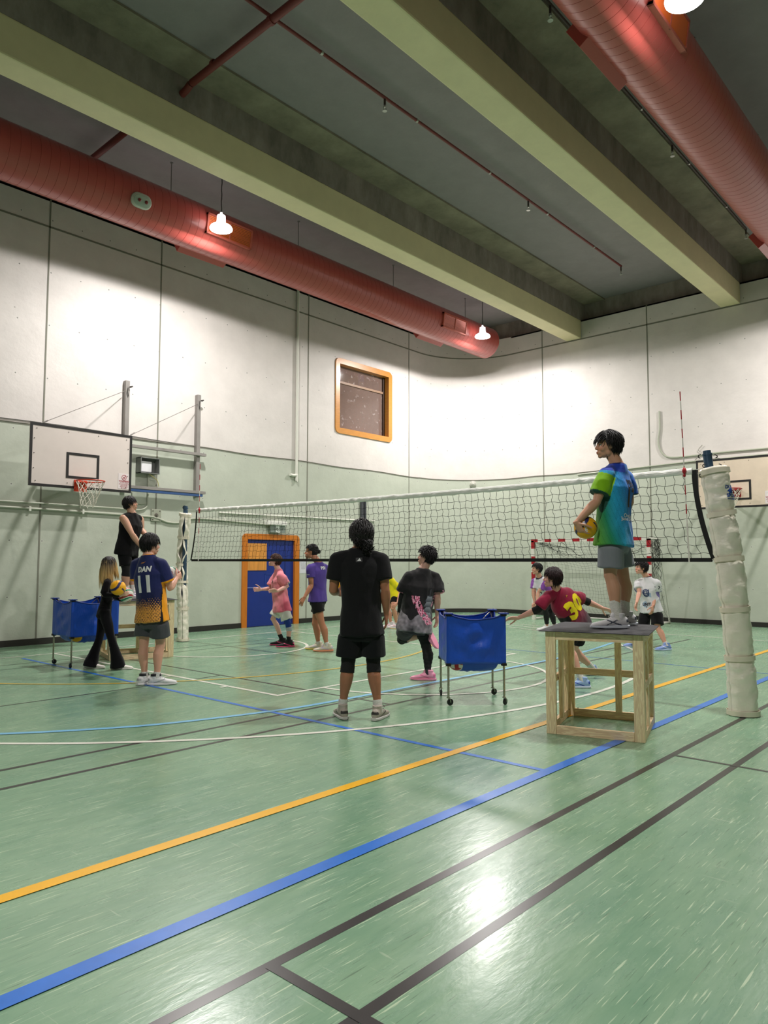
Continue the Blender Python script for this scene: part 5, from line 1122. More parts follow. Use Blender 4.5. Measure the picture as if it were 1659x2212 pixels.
def shirt(root, J, s, hem=.16, sleeve=.62, loose=1.0, colfn=None, amp=.011, sc=7, sl_r=1.0, tank=False, name='shirt', vox=.0085, long=False, fit=0.0, m=None):
    k = s['k']; mb = MB(); lo = loose; bd = s.get('build', 1.0); L = J['L']; u = J['u']
    T = [(-hem, .200*lo, .148*lo, 0), (-hem*.5, .196*lo, .144*lo, 0), (.08, .184*lo, .134*lo, 0), (.30, .170*lo, .122*lo, .004), (.55, .172*lo, .124*lo, .006), (.78, .182*lo, .124*lo, .002), (.90, .172, .105, -.004), (.98, .148, .090, -.008), (1.06, .115, .080, -.012), (1.12, .088, .072, -.014), (1.155, .076, .068, -.014)]
    if fit: T = [(t, hw*fit, hd*fit, fo) for t, hw, hd, fo in T]
    f = u.cross(J['rsh']); nb = J['chest']+u*.085*k-f*.014*k
    mb.loft(J['secs'](T))
    mb.tube([nb-u*.04*k, nb+u*.014*k], .066*k*(.9 if fit else 1), 18)
    for q in 'RL':
        sh, el, wr = J['sh'+q], J['el'+q], J['wr'+q]; ab = bd*(.9 if fit else 1)
        limb(mb, [(L3(nb, sh, .15)-u*.045*k, .052*k*ab), (L3(nb, sh, .55)-u*.020*k, .056*k*ab), (L3(nb, sh, .80 if tank else 1.0)-u*.014*k, (.058 if tank else .064)*k*ab)])
        if tank: continue
        e = sh.lerp(el, min(sleeve, 1.0)); P = [(sh-u*.016*k, .066*k*ab), (L3(sh, e, .5), .067*k*ab*sl_r), (e, .070*k*ab*sl_r)]
        mb.tube([p for p, r in P], [r for p, r in P], 18); mb.ellip(P[0][0], (P[0][1],)*3, None, 12, 8)
        if long: mb.tube([sh, L3(sh, el, .5), L3(sh, el, .92), L3(el, wr, .1), L3(el, wr, .5), L3(el, wr, .97)], [.060*k*ab, .054*k*ab, .048*k*ab, .048*k*ab, .044*k*ab, .034*k*ab], 14)
    me, co = cloth_mesh(mb, vox*k, amp*k, sc, s['seed'], 9)
    # body coordinates for the printed design: a up the torso, b to the wearer's right, c forwards, e along the sleeve
    hp = np.array(J['hip']); ua = np.array(u); rr = np.array((L3(J['rhi'], J['rsh'], .6)-u*u.dot(L3(J['rhi'], J['rsh'], .6))).normalized()); fa = np.cross(ua, rr)
    d = co-hp; a = d @ ua/L; b = d @ rr/k; c = d @ fa/k; ev = np.zeros(len(co)); es = np.zeros(len(co))
    for q, sg in (('R', 1), ('L', -1)):
        sh = np.array(J['sh'+q]); ax = np.array(J['el'+q])-sh; ln = np.linalg.norm(ax); ax = ax/ln; t = (co-sh) @ ax; dist = np.linalg.norm(co-sh-np.outer(t, ax), axis=1)
        m_ = (dist < .098*k) & (t > .02) & (b*sg > .15+(.055 if loose > 1.1 else .012)*np.clip(t/ln*1.6, 0, 1)); ev[m_] = t[m_]/ln/sleeve; es[m_] = sg
    J['h'] = (a-1)*L/k; cols = colfn(a, b, c, ev, es, co) if colfn else np.tile(np.array(s2l(30, 30, 32)), (len(co), 1))
    o = put(me, name, m or M_CLOTH, root, np.clip(cols, 0, 1))
    me2 = o.data; bm = bmesh.new(); bm.from_mesh(me2); bm.transform(WM[root.name]); J['bvh'] = BVHTree.FromBMesh(bm); bm.free(); J['shirt'] = o; J['cols'] = cols; J['rr'] = Vector(rr); J['ff'] = Vector(fa); return o
def print_on(J, s, txt, a, b, size, col, back=True, bold=.0, sx=1.0, name='shirt_lettering', side=None, dz=0.0):
    k = s['k']; r = J['rr']; f = J['ff']; u = J['u']; base = J['hip']+u*J['L']*a+r*b*k
    if side is not None: n = (r*math.sin(side)+f*math.cos(side)); xa = u.cross(n); org = base+n*.2
    elif back: xa = r; org = base-f*.2
    else: xa = -r; org = base+f*.2
    mb = MB(); drape(mb, text_mesh(txt, size*k, bold, sx=sx) if isinstance(txt, str) else txt, org, xa, u, J['bvh'], .003+dz, reach=.35)
    return mb.build(name, col, J['shirt'], smooth='all')
def shape_bm(pts, k=1.0):
    bm = bmesh.new(); bm.faces.new([bm.verts.new((x*k, y*k, 0)) for x, y in pts]); return bm
def shorts(root, J, s, ln=.62, loose=1.0, col=(30, 30, 32), colfn=None, top=.12, amp=.012, name='shorts', flare=None, m=None, sc=6):
    k = s['k']; mb = MB(); lo = loose; L = J['L']
    T = [(-.22, .13*lo, .105*lo, 0), (-.14, .168, .124, -.006), (.0, .166, .118, -.004), (top, .150, .106, 0)]; mb.loft(J['secs'](T))
    for q in 'RL':
        hi, kn, an = J['hi'+q], J['kn'+q], J['an'+q]
        if flare is None:
            e = L3(hi, kn, s.get('ln'+q, ln)); ax_ = (e-hi).normalized(); hc_ = hi-J['rhi']*(.010*k*(1 if q == 'R' else -1)); mb.tube([hc_+J['u']*.02*k, hc_+ax_*.06*k, L3(hi, e, .38), L3(hi, e, .7), e], [.088*k, .095*k, .100*k*lo, .100*k*lo, .104*k*lo], 20); mb.ellip(hc_, (.090*k,)*3, None, 14, 10)
        else:
            g = J['an'+q]-Vector((0, 0, .055*k)); mb.tube([hi+J['u']*.03*k, L3(hi, kn, .3), L3(hi, kn, .65), kn, L3(kn, an, .3), L3(kn, an, .6), L3(kn, an, .85), g], [.088*k, .086*k, .070*k, .060*k, .064*k, .078*k, .098*k, .118*k], 20); mb.ellip(hi, (.088*k,)*3, None, 14, 10)
    me = remesh(mb, .009*k, 3, .5); co, no = arrays(me); co2 = wrinkle_disp(co, no, amp*k, sc, s['seed']+5); aa = (co-np.array(J['hip'])) @ np.array(J['u'])/k; wt = np.clip((-.05-aa)/.10, 0, 1)[:, None]; co = co2*wt+co*(1-wt); me.vertices.foreach_set('co', co.ravel()); me.update()
    d = co-np.array(J['hip']); rr = np.array(J['rhi']); ua = np.array(J['u']); fa = np.cross(ua, rr); b = d @ rr/k; c = d @ fa/k; a = d @ ua/L
    cols = colfn(a, b, c, co) if colfn else np.tile(np.array(s2l(*col)), (len(co), 1)); return put(me, name, m or M_COTTON, root, np.clip(cols, 0, 1))
def sleeve_part(root, J, s, a, b, t0, t1, r0, r1, m, name, extra=None, bulge=0.0, label=None):
    k = s['k']; A, B2 = J[a], J[b]; P = []; n = 10
    for i in range(n+1):
        q = i/n; t = t0+(t1-t0)*q; P.append((L3(A, B2, t)+(extra*k*math.sin(PI*q) if extra else Vector()), (r0+(r1-r0)*q+bulge*math.sin(PI*q)+(.0015*math.sin(i*2.4)))*k))
    mb = MB(); mb.tube([p for p, r in P], [r for p, r in P], 20); return mb.build(name, m, root, smooth=True, label=label)
def leg_cover(root, J, s, q, t0, t1, infl, m, name, label=None):
    """cloth that follows the leg: t runs 0 hip .. 1 knee .. 2 ankle"""
    k = s['k']; hi, kn, an, ff = J['hi'+q], J['kn'+q], J['an'+q], J['f'+q]; lb = s.get('build', 1.0)*s.get('legs', 1.0); sh_ = (an-kn).normalized(); back = -(ff-sh_*ff.dot(sh_)).normalized()
    K = [(0, hi, .086*lb), (.25, L3(hi, kn, .25), .084*lb), (.55, L3(hi, kn, .55), .072*lb), (.85, L3(hi, kn, .85), .056*lb), (1, kn, .053*lb), (1.12, L3(kn, an, .12)+back*.006*k, .051*lb), (1.3, L3(kn, an, .3)+back*.016*k, .058*lb), (1.45, L3(kn, an, .45)+back*.012*k, .053*lb), (1.7, L3(kn, an, .7)+back*.002*k, .040), (1.9, L3(kn, an, .9), .032), (2, an, .035)]
    def ev(t):
        for a, b in zip(K, K[1:]):
            if a[0] <= t <= b[0]: u = (t-a[0])/(b[0]-a[0]); return a[1].lerp(b[1], u), a[2]+(b[2]-a[2])*u
        return K[-1][1], K[-1][2]
    n = max(6, int((t1-t0)*24)); P = [ev(t0+(t1-t0)*i/n) for i in range(n+1)]; mb = MB(); mb.tube([p for p, r in P], [(r+infl+.002*math.sin(i*1.7))*k for i, (p, r) in enumerate(P)], 24)
    if t0 < 1 < t1: mb.ellip(kn-back*.010*k, ((.044*lb+infl)*k,)*3, None, 14, 10); mb.ellip(kn+back*.012*k, ((.046*lb+infl)*k,)*3, None, 14, 10)
    me = remesh(mb, .0065, 2, .4); me.name = name; return put(me, name, m, root, None, label)
def pad(root, J, s, j, a, b, r, m, name, h=.095, label=None):
    if j[:2] == 'kn': return leg_cover(root, J, s, j[2], .78, 1.24, .009, m, name, label)
    k = s['k']; c = J[j]; up = (J[a]-c).normalized(); dn = (J[b]-c).normalized(); mb = MB(); P = [(c+up*h*k, r*1.16*k), (c+up*h*.5*k, r*1.10*k), (c+up*h*.15*k, r*1.05*k), (c+dn*h*.15*k, r*1.03*k), (c+dn*h*.5*k, r*1.04*k), (c+dn*h*k, r*1.06*k)]
    mb.tube([p for p, q in P], [q for p, q in P], 20); mb.ellip(c, (r*1.02*k,)*3, None, 14, 10)
    me = remesh(mb, .008, 3, .5); me.name = name; return put(me, name, m, root, None, label)
def shoe(root, J, s, q, upper, sole, accent=None, laces=(230, 230, 226), tongue=None, name='shoe'):
    k = s['k']*1.09; an, ff, uu = J['an'+q], J['f'+q], J['u'+q]; r = ff.cross(uu).normalized(); sg = 1 if q == 'R' else -1; O = an-uu*.09*s['k']; M = frame(O, r, ff, uu)
    mb = MB(); secs = [(-.088, .020, .020, .070), (-.078, .031, .016, .088), (-.05, .037, .014, .100), (-.01, .040, .014, .104), (.03, .041, .014, .094), (.07, .044, .013, .078), (.11, .047, .013, .064), (.15, .046, .013, .054), (.18, .040, .013, .047), (.20, .028, .015, .040), (.209, .014, .018, .033)]
    rings = []
    for y_, hw, z0, z1 in secs:
        ring = []; off = -sg*(.008*max(0, (y_-.05)/.15))
        for i in range(20):
            a = 2*PI*i/20; ca, sa = math.cos(a), math.sin(a); zz = (z0+z1)/2+(z1-z0)/2*math.copysign(abs(sa)**.85, sa); nar = 1-.30*max(0, sa)**2
            ring.append(M @ (Vector((off+hw*nar*math.copysign(abs(ca)**.8, ca), y_, zz))*k))
        rings.append(ring)
    mb.loft(rings); mb.tube([M @ (Vector((0, -.020, .075))*k), M @ (Vector((0, -.022, .105))*k), M @ (Vector((0, -.024, .122))*k)], [.040*k, .039*k, .040*k], 18); mb.tube([M @ (Vector((0, .04, .085))*k), M @ (Vector((0, .020, .120))*k)], [.024*k, .022*k], 10)
    me = remesh(mb, .0065, 2, .5); co, no = arrays(me); Mi = np.array(M.inverted()); lc = (co @ Mi[:3, :3].T+Mi[:3, 3])/k
    cols = np.tile(np.array(s2l(*upper)), (len(co), 1)); x, y_, z = lc.T
    if accent:
        ac = np.array(s2l(*accent)); w1 = (np.abs((z-.045)-.35*(y_-.03)) < .006) & (y_ > -.03) & (y_ < .09); w2 = (np.abs((z-.05)+.45*(y_-.05)) < .005) & (y_ > -.01) & (y_ < .10); hb = (y_ < -.065) & (z > .05) & (z < .075); cols[(w1 | w2 | hb) if s['key'] == 'rainbow' else (w1 | hb)] = ac
    if tongue: tm = (z > .098); cols[tm] = np.array(s2l(*tongue))
    so = put(me, name, M_SHOE, root, cols)
    sl = MB(); rings = []
    for y_, hw, z0, z1 in [(-.096, .022, .004, .028)]+[(y_, hw+.004, (.0 if -.06 < y_ < .15 else .004+.05*max(0, y_-.15)), .026 if y_ < .05 else .022) for y_, hw, _, _ in secs[1:-1]]+[(.216, .014, .010, .022)]:
        off = -sg*(.008*max(0, (y_-.05)/.15)); rings.append([M @ (Vector((off+p.x, y_, p.z))*k) for p in ringe(Vector((0, 0, (z0+z1)/2)), Vector((1, 0, 0)), Vector((0, 0, 1)), hw, (z1-z0)/2, 16, 5)])
    sl.loft(rings); sl.build('sole', mat('sole_rubber', s2l(*sole), rough=.6), so, smooth=True)
    lc_ = MB()
    for i in range(5):
        yy = .045+i*.017; zz = .098-i*.0105; lc_.tube([M @ (Vector((-.020, yy, zz-.006))*k), M @ (Vector((0, yy+.004, zz))*k), M @ (Vector((.020, yy, zz-.006))*k)], .0028*k, 5)
    lc_.tube([M @ (Vector(p)*k) for p in ((.0, .04, .108), (.02, .045, .118), (.035, .05, .104), (.03, .06, .09))], .0022*k, 5)
    lc_.build('laces', mat('shoe_laces', s2l(*laces), rough=.8), so); return so
def in_hair(p, style):
    x, y_, z = p
    if style.get('short'):
        return not (y_ > .035 and z < .082) and not (y_ > -.025 and z < .022) and z > style.get('nape', -.055)
    return not (y_ > .045 and z < .072) and not (y_ > -.015 and z < .020 and abs(x) > .03) and z > style.get('nape', -.06)
def hair(root, J, s, style, colfn=None):
    k = s['k']; HM = J['HM']; mb = MB(); rnd = random.Random(s['seed']); vol = style.get('vol', 1.0); base = (s2l(*style.get('col', (22, 19, 20))))
    # scalp cap
    seg, rg = 40, 26; pts = []; fs = []
    R = SKULL_R*(1.035*1.0)+Vector((.006, .006, .006))*vol
    for i in range(rg+1):
        th = PI*i/rg
        for j in range(seg):
            a = 2*PI*j/seg; p = SKULL_C+Vector((R.x*math.sin(th)*math.cos(a), R.y*math.sin(th)*math.sin(a), R.z*math.cos(th))); p = p*(1+.02*noise.noise(p*40)); pts.append(p)
    for i in range(rg):
        for j in range(seg):
            q = (i*seg+j, (i+1)*seg+j, (i+1)*seg+(j+1) % seg, i*seg+(j+1) % seg); c = sum((pts[t] for t in q), Vector())/4
            if in_hair(c, style): fs.append(q)
    mb.add([HM @ (p*k) for p in pts], fs, base)
    N = style.get('n', 620); ln0 = style.get('len', .06); comb = style.get('comb', (0, .3, -.8)); fr_ = style.get('fringe', .05)
    for i in range(N):
        z = 1-2*(i+.5)/N; th = i*2.399963; rxy = math.sqrt(1-z*z); d = Vector((rxy*math.cos(th), rxy*math.sin(th), z)); p = SKULL_C+Vector((R.x*d.x, R.y*d.y, R.z*d.z))
        if not in_hair(p, style): continue
        out = Vector((d.x/R.x, d.y/R.y, d.z/R.z)).normalized(); top = max(0, d.z)
        cb = Vector(comb)+Vector((p.x*style.get('part', 6), 0, 0)); 
        if fr_ and p.y > .02 and p.z > .06: cb = Vector((p.x*8+style.get('sweep', .2), 1.0, -.25-.3*(1-top)))
        cb = cb+Vector((rnd.uniform(-1, 1), rnd.uniform(-1, 1), rnd.uniform(-1, 1)))*style.get('mess', .35); tn = (cb-out*cb.dot(out)).normalized()
        ln = ln0*rnd.uniform(.7, 1.25)*(1+.4*top); ln = fr_*rnd.uniform(.75, 1.3) if (p.y > .02 and p.z > .06 and fr_) else ln
        lift = style.get('lift', .35)*rnd.uniform(.4, 1.3); P = []; q_ = p-out*.006; v = (tn*(1-lift)+out*lift).normalized(); st = 5
        for j in range(st+1):
            P.append(q_.copy()); v = (v+Vector((0, 0, -1))*style.get('grav', .22)-out*.05*0).normalized(); q_ = q_+v*ln/st
            # keep off the skull
            e = q_-SKULL_C; m_ = math.sqrt((e.x/R.x)**2+(e.y/R.y)**2+(e.z/R.z)**2)
            mx_ = style.get('hug', 1.10+.35*lift)
            if m_ < 1.02 and q_.z > -.06: q_ = SKULL_C+e*(1.02/m_)
            elif m_ > mx_ and q_.z > -.04: q_ = SKULL_C+e*(mx_/m_)
        w_ = style.get('w', .0085)*rnd.uniform(.7, 1.2); rs = [w_*k*(1-.18*j)*(1 if j < st else .3) for j in range(st+1)]; g_ = rnd.uniform(.75, 1.45)
        n0 = len(mb.v); mb.tube([HM @ (a*k) for a in P], rs, 5)
        if colfn:
            for vi in range(n0, len(mb.v)): jj = min((vi-n0)//5, st); mb.c[vi] = colfn(jj/st, rnd)
        else:
            for vi in range(n0, len(mb.v)): mb.c[vi] = tuple(c*g_ for c in base)
    for (c, r, cnt) in style.get('bun', ()):                       # gathered knot or tail
        c = Vector(c)
        mb.ellip(c*k, [x*k*.85 for x in r], HM, 16, 12, base)
        for i in range(cnt):
            d = Vector((rnd.gauss(0, 1), rnd.gauss(0, 1), rnd.gauss(0, 1))).normalized(); q_ = c+Vector((d.x*r[0], d.y*r[1], d.z*r[2]))*.9; v = d.cross(Vector((rnd.gauss(0, 1), rnd.gauss(0, 1), rnd.gauss(0, 1)))).normalized(); P = []
            for j in range(5): P.append(q_.copy()); q_ = q_+v*r[2]*.28; v = (v-d*.25+Vector((0, 0, -.25))).normalized()
            n0 = len(mb.v); mb.tube([HM @ (a*k) for a in P], [.006*k, .0075*k, .007*k, .005*k, .002*k], 5)
            for vi in range(n0, len(mb.v)): mb.c[vi] = tuple(x*rnd.uniform(.8, 1.3) for x in base)
    return mb.build('hair', M_HAIR, root, smooth='all', usecol=True)

PS = {p['key']: p for p in PEOPLE}
def start(key, label, skin, seed, **kw):
    s = PS[key]; s['skin'] = skin; s['seed'] = seed; s.update(kw); J = solve(s); b = (J['anR']+J['anL'])/2; g = min(J['anR'].z, J['anL'].z)-.09*s['k']
    root = thing('person', (b.x, b.y, g), label, 'person'); build_body(root, J, s); return root, J, s
C_ = lambda *c: np.array(s2l(*c))
def lerpc(a, b, t): t = np.clip(t, 0, 1)[:, None]; return a*(1-t)+b*t
def nz(co, sc, seed=0): return np.array([noise.noise(Vector(p)*sc+Vector((seed, seed, seed))) for p in co])
BLK = sock_mat((20, 20, 21), 'black_stretch_cloth'); WHT = sock_mat((222, 220, 214), 'white_sock_cloth'); DGR = sock_mat((50, 50, 52), 'dark_grey_sock_cloth'); NAVB = sock_mat((24, 60, 140), 'blue_brace_cloth'); LGY = sock_mat((176, 184, 188), 'grey_brace_cloth')
def socks(root, J, s, m, h, r=.040, sides='RL', label=None):
    for q in sides:
        sleeve_part(root, J, s, 'an'+q, 'kn'+q, -.07, h, .040, r, m, 'sock', label=label)
WP = mat('white_print', s2l(226, 226, 226), rough=.6); YP = mat('yellow_print', s2l(246, 222, 20), rough=.6); BP = mat('black_print', s2l(20, 20, 24), rough=.6); GP = mat('grey_print', s2l(120, 120, 124), rough=.6)
SH = {'short': 1, 'len': .055, 'fringe': .06, 'mess': .4}

# 1 player in black sleeveless top on the far box
root, J, s = start('tank', 'person in black sleeveless top and black shorts standing on the far wooden box', (206, 158, 132), 1, build=1.18, curlR=.4, curlL=.4)
shirt(root, J, s, hem=.20, tank=True, loose=.98, colfn=lambda a, b, c, e, es, co: np.tile(C_(22, 21, 23), (len(co), 1)), amp=.010, name='tank_top', m=M_COTTON)
print_on(J, s, 'v', .80, -.09, .03, WP, back=False, name='chest_logo')
shorts(root, J, s, ln=.78, loose=1.06, col=(20, 20, 22))
for q in 'RL': pad(root, J, s, 'kn'+q, 'hi'+q, 'an'+q, .058, BLK, 'knee_pad', .085)
socks(root, J, s, WHT, .34, .044)
for q in 'RL': shoe(root, J, s, q, (206, 200, 206), (224, 222, 222), (150, 120, 190))
hair(root, J, s, {'len': .075, 'fringe': .085, 'mess': .18, 'lift': .22, 'grav': .35, 'comb': (0, .25, -1), 'sweep': .5, 'n': 760, 'nape': -.075})
MB().ellip(J['HM'] @ (Vector((.082, -.004, -.045))*s['k']), (.006, .006, .008), None, 8, 6).build('earring', mat('gold', s2l(220, 190, 110), rough=.2, metal=1), root, smooth='all')

# 2 woman in black carrying two balls
root, J, s = start('girl', 'person with long black-to-blonde hair in black top and flared trousers carrying two balls', (222, 176, 156), 2, fem=1, build=.92, curlR=.55, curlL=.5, palmR=(0, 30), thumbR=(80, 80), palmL=(180, 60))
shirt(root, J, s, hem=.06, sleeve=.9, loose=.86, long=True, fit=.90, colfn=lambda a, b, c, e, es, co: np.tile(C_(19, 17, 20), (len(co), 1)), amp=.006, name='long_sleeve_top', m=M_COTTON)
shorts(root, J, s, col=(17, 16, 20), loose=.94, flare=1, top=.22, amp=.007, name='flared_trousers')
for q in 'RL': shoe(root, J, s, q, (226, 222, 214), (226, 224, 218))
def blonde(q, r):
    t = min(1, max(0, (q-.22)*2.4)); j = r.uniform(.8, 1.1); return tuple((a*(1-t)+b*t)*j for a, b in zip(s2l(28, 22, 20), s2l(232, 196, 134)))
hair(root, J, s, {'len': .33, 'fringe': .30, 'mess': .14, 'lift': .12, 'grav': .95, 'comb': (0, -.25, -1), 'w': .0085, 'n': 1700, 'nape': -.06, 'sweep': -.2, 'part': 9}, blonde)
ball('volleyball', at_depth(80+842/4.809, 1040+1104/4.809, J['D']-.30), 'yb', 'yellow and blue ball held against the chest by the long-haired person', rot=(.7, .3, 0))
ball('volleyball', at_depth(80+922/4.809, 1040+1176/4.809, J['D']-.13), 'rgw', 'white, green and red ball tucked under the long-haired person\'s arm', rot=(.4, .9, .3))

# 3 player with number 11, seen from behind
root, J, s = start('dan', 'person from behind in navy and orange number 11 shirt and grey shorts', (216, 164, 140), 3, build=1.02, curlR=.6, curlL=.5, palmR=(300, 0), thumbR=(0, 70))
def dan_col(a, b, c, e, es, co):
    nav = C_(28, 36, 88); dk = C_(20, 22, 48); org = C_(222, 156, 70); o2 = C_(244, 160, 16)
    col = lerpc(nav, dk, (.55-a)/.45); th = np.arctan2(b, -c); u_ = th*.17/.030; v_ = a*J['L']/s['k']/.020
    row = np.floor(v_); fx = (u_+.5*(row % 2)) % 1-.5; fy = v_ % 1-.5; rad = np.clip((.34-a)/.34*.52+.10, 0, .46); dots = (np.sqrt(fx**2+(fy*.8)**2) < rad) & (a < .36) & (e < .01); col[dots] = org
    w_ = np.clip(.10*(1-(a/.62)**2), 0, .1); pan = (np.abs(np.abs(th)-1.62) < .30+0*w_) & (a < .62-.0*w_) & (np.abs(np.abs(th)-1.62) < .42*(1-np.clip((a+.2)/.84, 0, 1))+.04) & (e < .01); edge = (np.abs(np.abs(th)-1.62) < .42*(1-np.clip((a+.2)/.84, 0, 1))+.12) & (a < .66) & (e < .01)
    col[edge] = C_(18, 18, 26); col[pan] = o2; col[(e > .90)] = o2; col[(J['h'] > .098) & (e < .01)] = o2; return col
shirt(root, J, s, hem=.10, sleeve=.72, loose=1.06, colfn=dan_col, amp=.008, vox=.0066, sl_r=1.12, name='number_eleven_shirt'.replace('number_eleven_', 'volleyball_'))
print_on(J, s, 'DAN', .885, .022, .085, WP, bold=.004); print_on(J, s, '11', .60, .018, .26, WP, bold=.012, sx=.92, name='shirt_number'); 
print_on(J, s, shape_bm([(-.04, -.012), (-.015, .0), (.0, -.006), (.04, .016), (.012, .008), (.0, .004), (-.02, .008)], 1.0), 1.01, -.0, 0, mat('orange_print', s2l(226, 140, 60), rough=.6), name='collar_logo')
shorts(root, J, s, ln=.70, loose=1.10, col=(70, 72, 76), amp=.011, m=M_CLOTH)
socks(root, J, s, WHT, .16, .041)
for q in 'RL': shoe(root, J, s, q, (222, 222, 222), (216, 216, 216), (170, 172, 176), tongue=(40, 40, 44), laces=(200, 200, 200))
hair(root, J, s, {'len': .075, 'fringe': .07, 'mess': .25, 'lift': .3, 'grav': .4, 'comb': (0, -.1, -1), 'n': 820, 'nape': -.085, 'vol': 1.5})
ball('volleyball', at_depth(80+1392/4.809, 1040+965/4.809, J['D']+.32), 'rgw', 'white, green and red ball held up by the person in the number 11 shirt', rot=(1.1, .2, .8))

# 4 player in pink
root, J, s = start('pink', 'person in pink shirt and white shorts in front of the blue door', (226, 174, 160), 4, build=.94, legs=.92, curlR=.5, curlL=.3, palmL=(180, -40), thumbL=(262, 60))
def pink_col(a, b, c, e, es, co):
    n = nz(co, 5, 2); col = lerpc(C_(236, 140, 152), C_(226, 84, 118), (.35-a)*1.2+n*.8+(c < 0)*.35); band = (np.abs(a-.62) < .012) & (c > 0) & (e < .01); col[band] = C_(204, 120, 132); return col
shirt(root, J, s, hem=.16, sleeve=.80, loose=1.12, colfn=pink_col, amp=.016, sc=6, sl_r=1.25, name='pink_shirt')
print_on(J, s, shape_bm([(-.014, -.03), (.014, -.02), (.018, .012), (.0, .034), (-.018, .02)]), .80, -.07, 0, BP, back=False, name='chest_badge'); print_on(J, s, 'VBA', .47, -.01, .035, WP, back=False, name='shirt_lettering')
shorts(root, J, s, ln=.80, loose=1.02, col=(216, 216, 208)); socks(root, J, s, BLK, .30, .040)
pad(root, J, s, 'knL', 'hiL', 'anL', .056, NAVB, 'knee_brace', .085, 'blue upper part of the knee brace'); leg_cover(root, J, s, 'L', 1.2, 1.42, .008, LGY, 'brace_sleeve')
for q in 'RL': shoe(root, J, s, q, (24, 24, 26), (232, 84, 130), (240, 90, 140), laces=(20, 20, 22), tongue=(20, 20, 22))
hair(root, J, s, {'len': .05, 'fringe': .045, 'mess': .4, 'lift': .4, 'grav': .3, 'comb': (0, -.2, -1), 'col': (70, 44, 34), 'n': 640, 'nape': -.06})

# 5 player in purple
root, J, s = start('purple', 'person in purple shirt with a small hair bun right of the blue door', (182, 122, 92), 5, build=1.05, beard=1)
shirt(root, J, s, hem=.10, sleeve=.58, loose=.98, colfn=lambda a, b, c, e, es, co: np.tile(C_(84, 66, 142), (len(co), 1))*(1+.12*nz(co, 4))[:, None], amp=.007, name='purple_shirt', m=M_COTTON)
print_on(J, s, 'PSV', .98, .0, .07, WP, bold=.003); print_on(J, s, 'volley', .78, .0, .03, WP, side=-1.45, name='sleeve_lettering')
shorts(root, J, s, ln=.56, loose=1.0, col=(28, 27, 28), top=.16); socks(root, J, s, WHT, .16, .041)
for q in 'RL': shoe(root, J, s, q, (214, 206, 186), (236, 150, 110) if q == 'L' else (230, 206, 90), (200, 190, 220))
hair(root, J, s, {'short': 1, 'len': .035, 'fringe': .03, 'mess': .12, 'lift': .12, 'grav': .05, 'comb': (0, -1, .1), 'n': 620, 'bun': (((0, -.128, .012), (.028, .03, .03), 40),), 'nape': -.05})

# 6 figure in black seen from behind
root, J, s = start('black', 'person from behind in plain black T-shirt and knee pads, dark hair tied back', (166, 112, 84), 6, build=1.10, legs=.98, sw=1.1, curlR=.35, curlL=.5, beard=1)
shirt(root, J, s, hem=.14, sleeve=.66, loose=.95, colfn=lambda a, b, c, e, es, co: np.tile(C_(27, 27, 29), (len(co), 1)), amp=.010, sc=5, sl_r=1.08, name='black_t_shirt', m=M_COTTON)
print_on(J, s, shape_bm([(-.032, -.022), (.032, -.022), (.032, .022), (-.032, .022)]), .985, -.0, 0, mat('charcoal_patch', s2l(52, 52, 54), rough=.6), name='collar_patch'); print_on(J, s, shape_bm([(-.02, -.012), (.02, -.012), (.004, .016)]), .985, -.0, 0, WP, name='collar_logo', dz=.002)
shorts(root, J, s, ln=.86, loose=1.10, col=(26, 27, 29), amp=.012, sc=5)
for q in 'RL': pad(root, J, s, 'kn'+q, 'hi'+q, 'an'+q, .058, BLK, 'knee_pad', .082)
socks(root, J, s, WHT, .20, .044)
for q in 'RL': shoe(root, J, s, q, (178, 168, 156), (214, 210, 206), (60, 56, 54), laces=(40, 38, 38))
hair(root, J, s, {'len': .085, 'fringe': 0, 'mess': .5, 'lift': .22, 'grav': .12, 'comb': (0, -1, -.8), 'n': 1300, 'nape': -.09, 'vol': 3.6, 'w': .010, 'part': 0, 'hug': 1.16, 'bun': (((.035, -.105, -.085), (.045, .04, .060), 130), ((.045, -.10, -.135), (.025, .025, .035), 50))})
ball('volleyball', at_depth(640+475/4.809, 1120+705/4.809, J['D']+.42), 'yb', 'orange-yellow ball held in front by the person in the black T-shirt, mostly hidden', rot=(0, 1.2, 0))

# 7 player in yellow behind
root, J, s = start('yellow', 'person in bright yellow shirt and black shorts bending forward, half hidden behind others', (214, 154, 130), 7, build=.98)
shirt(root, J, s, hem=.10, sleeve=.66, loose=1.05, colfn=lambda a, b, c, e, es, co: np.tile(C_(226, 212, 22), (len(co), 1)), amp=.012, name='yellow_shirt')
shorts(root, J, s, ln=.55, col=(24, 24, 26)); print_on(J, s, 'a', -.05, .1, .03, WP) if 0 else None
socks(root, J, s, WHT, .14)
for q in 'RL': shoe(root, J, s, q, (226, 216, 220), (226, 226, 226), (220, 150, 170))
hair(root, J, s, dict(SH))

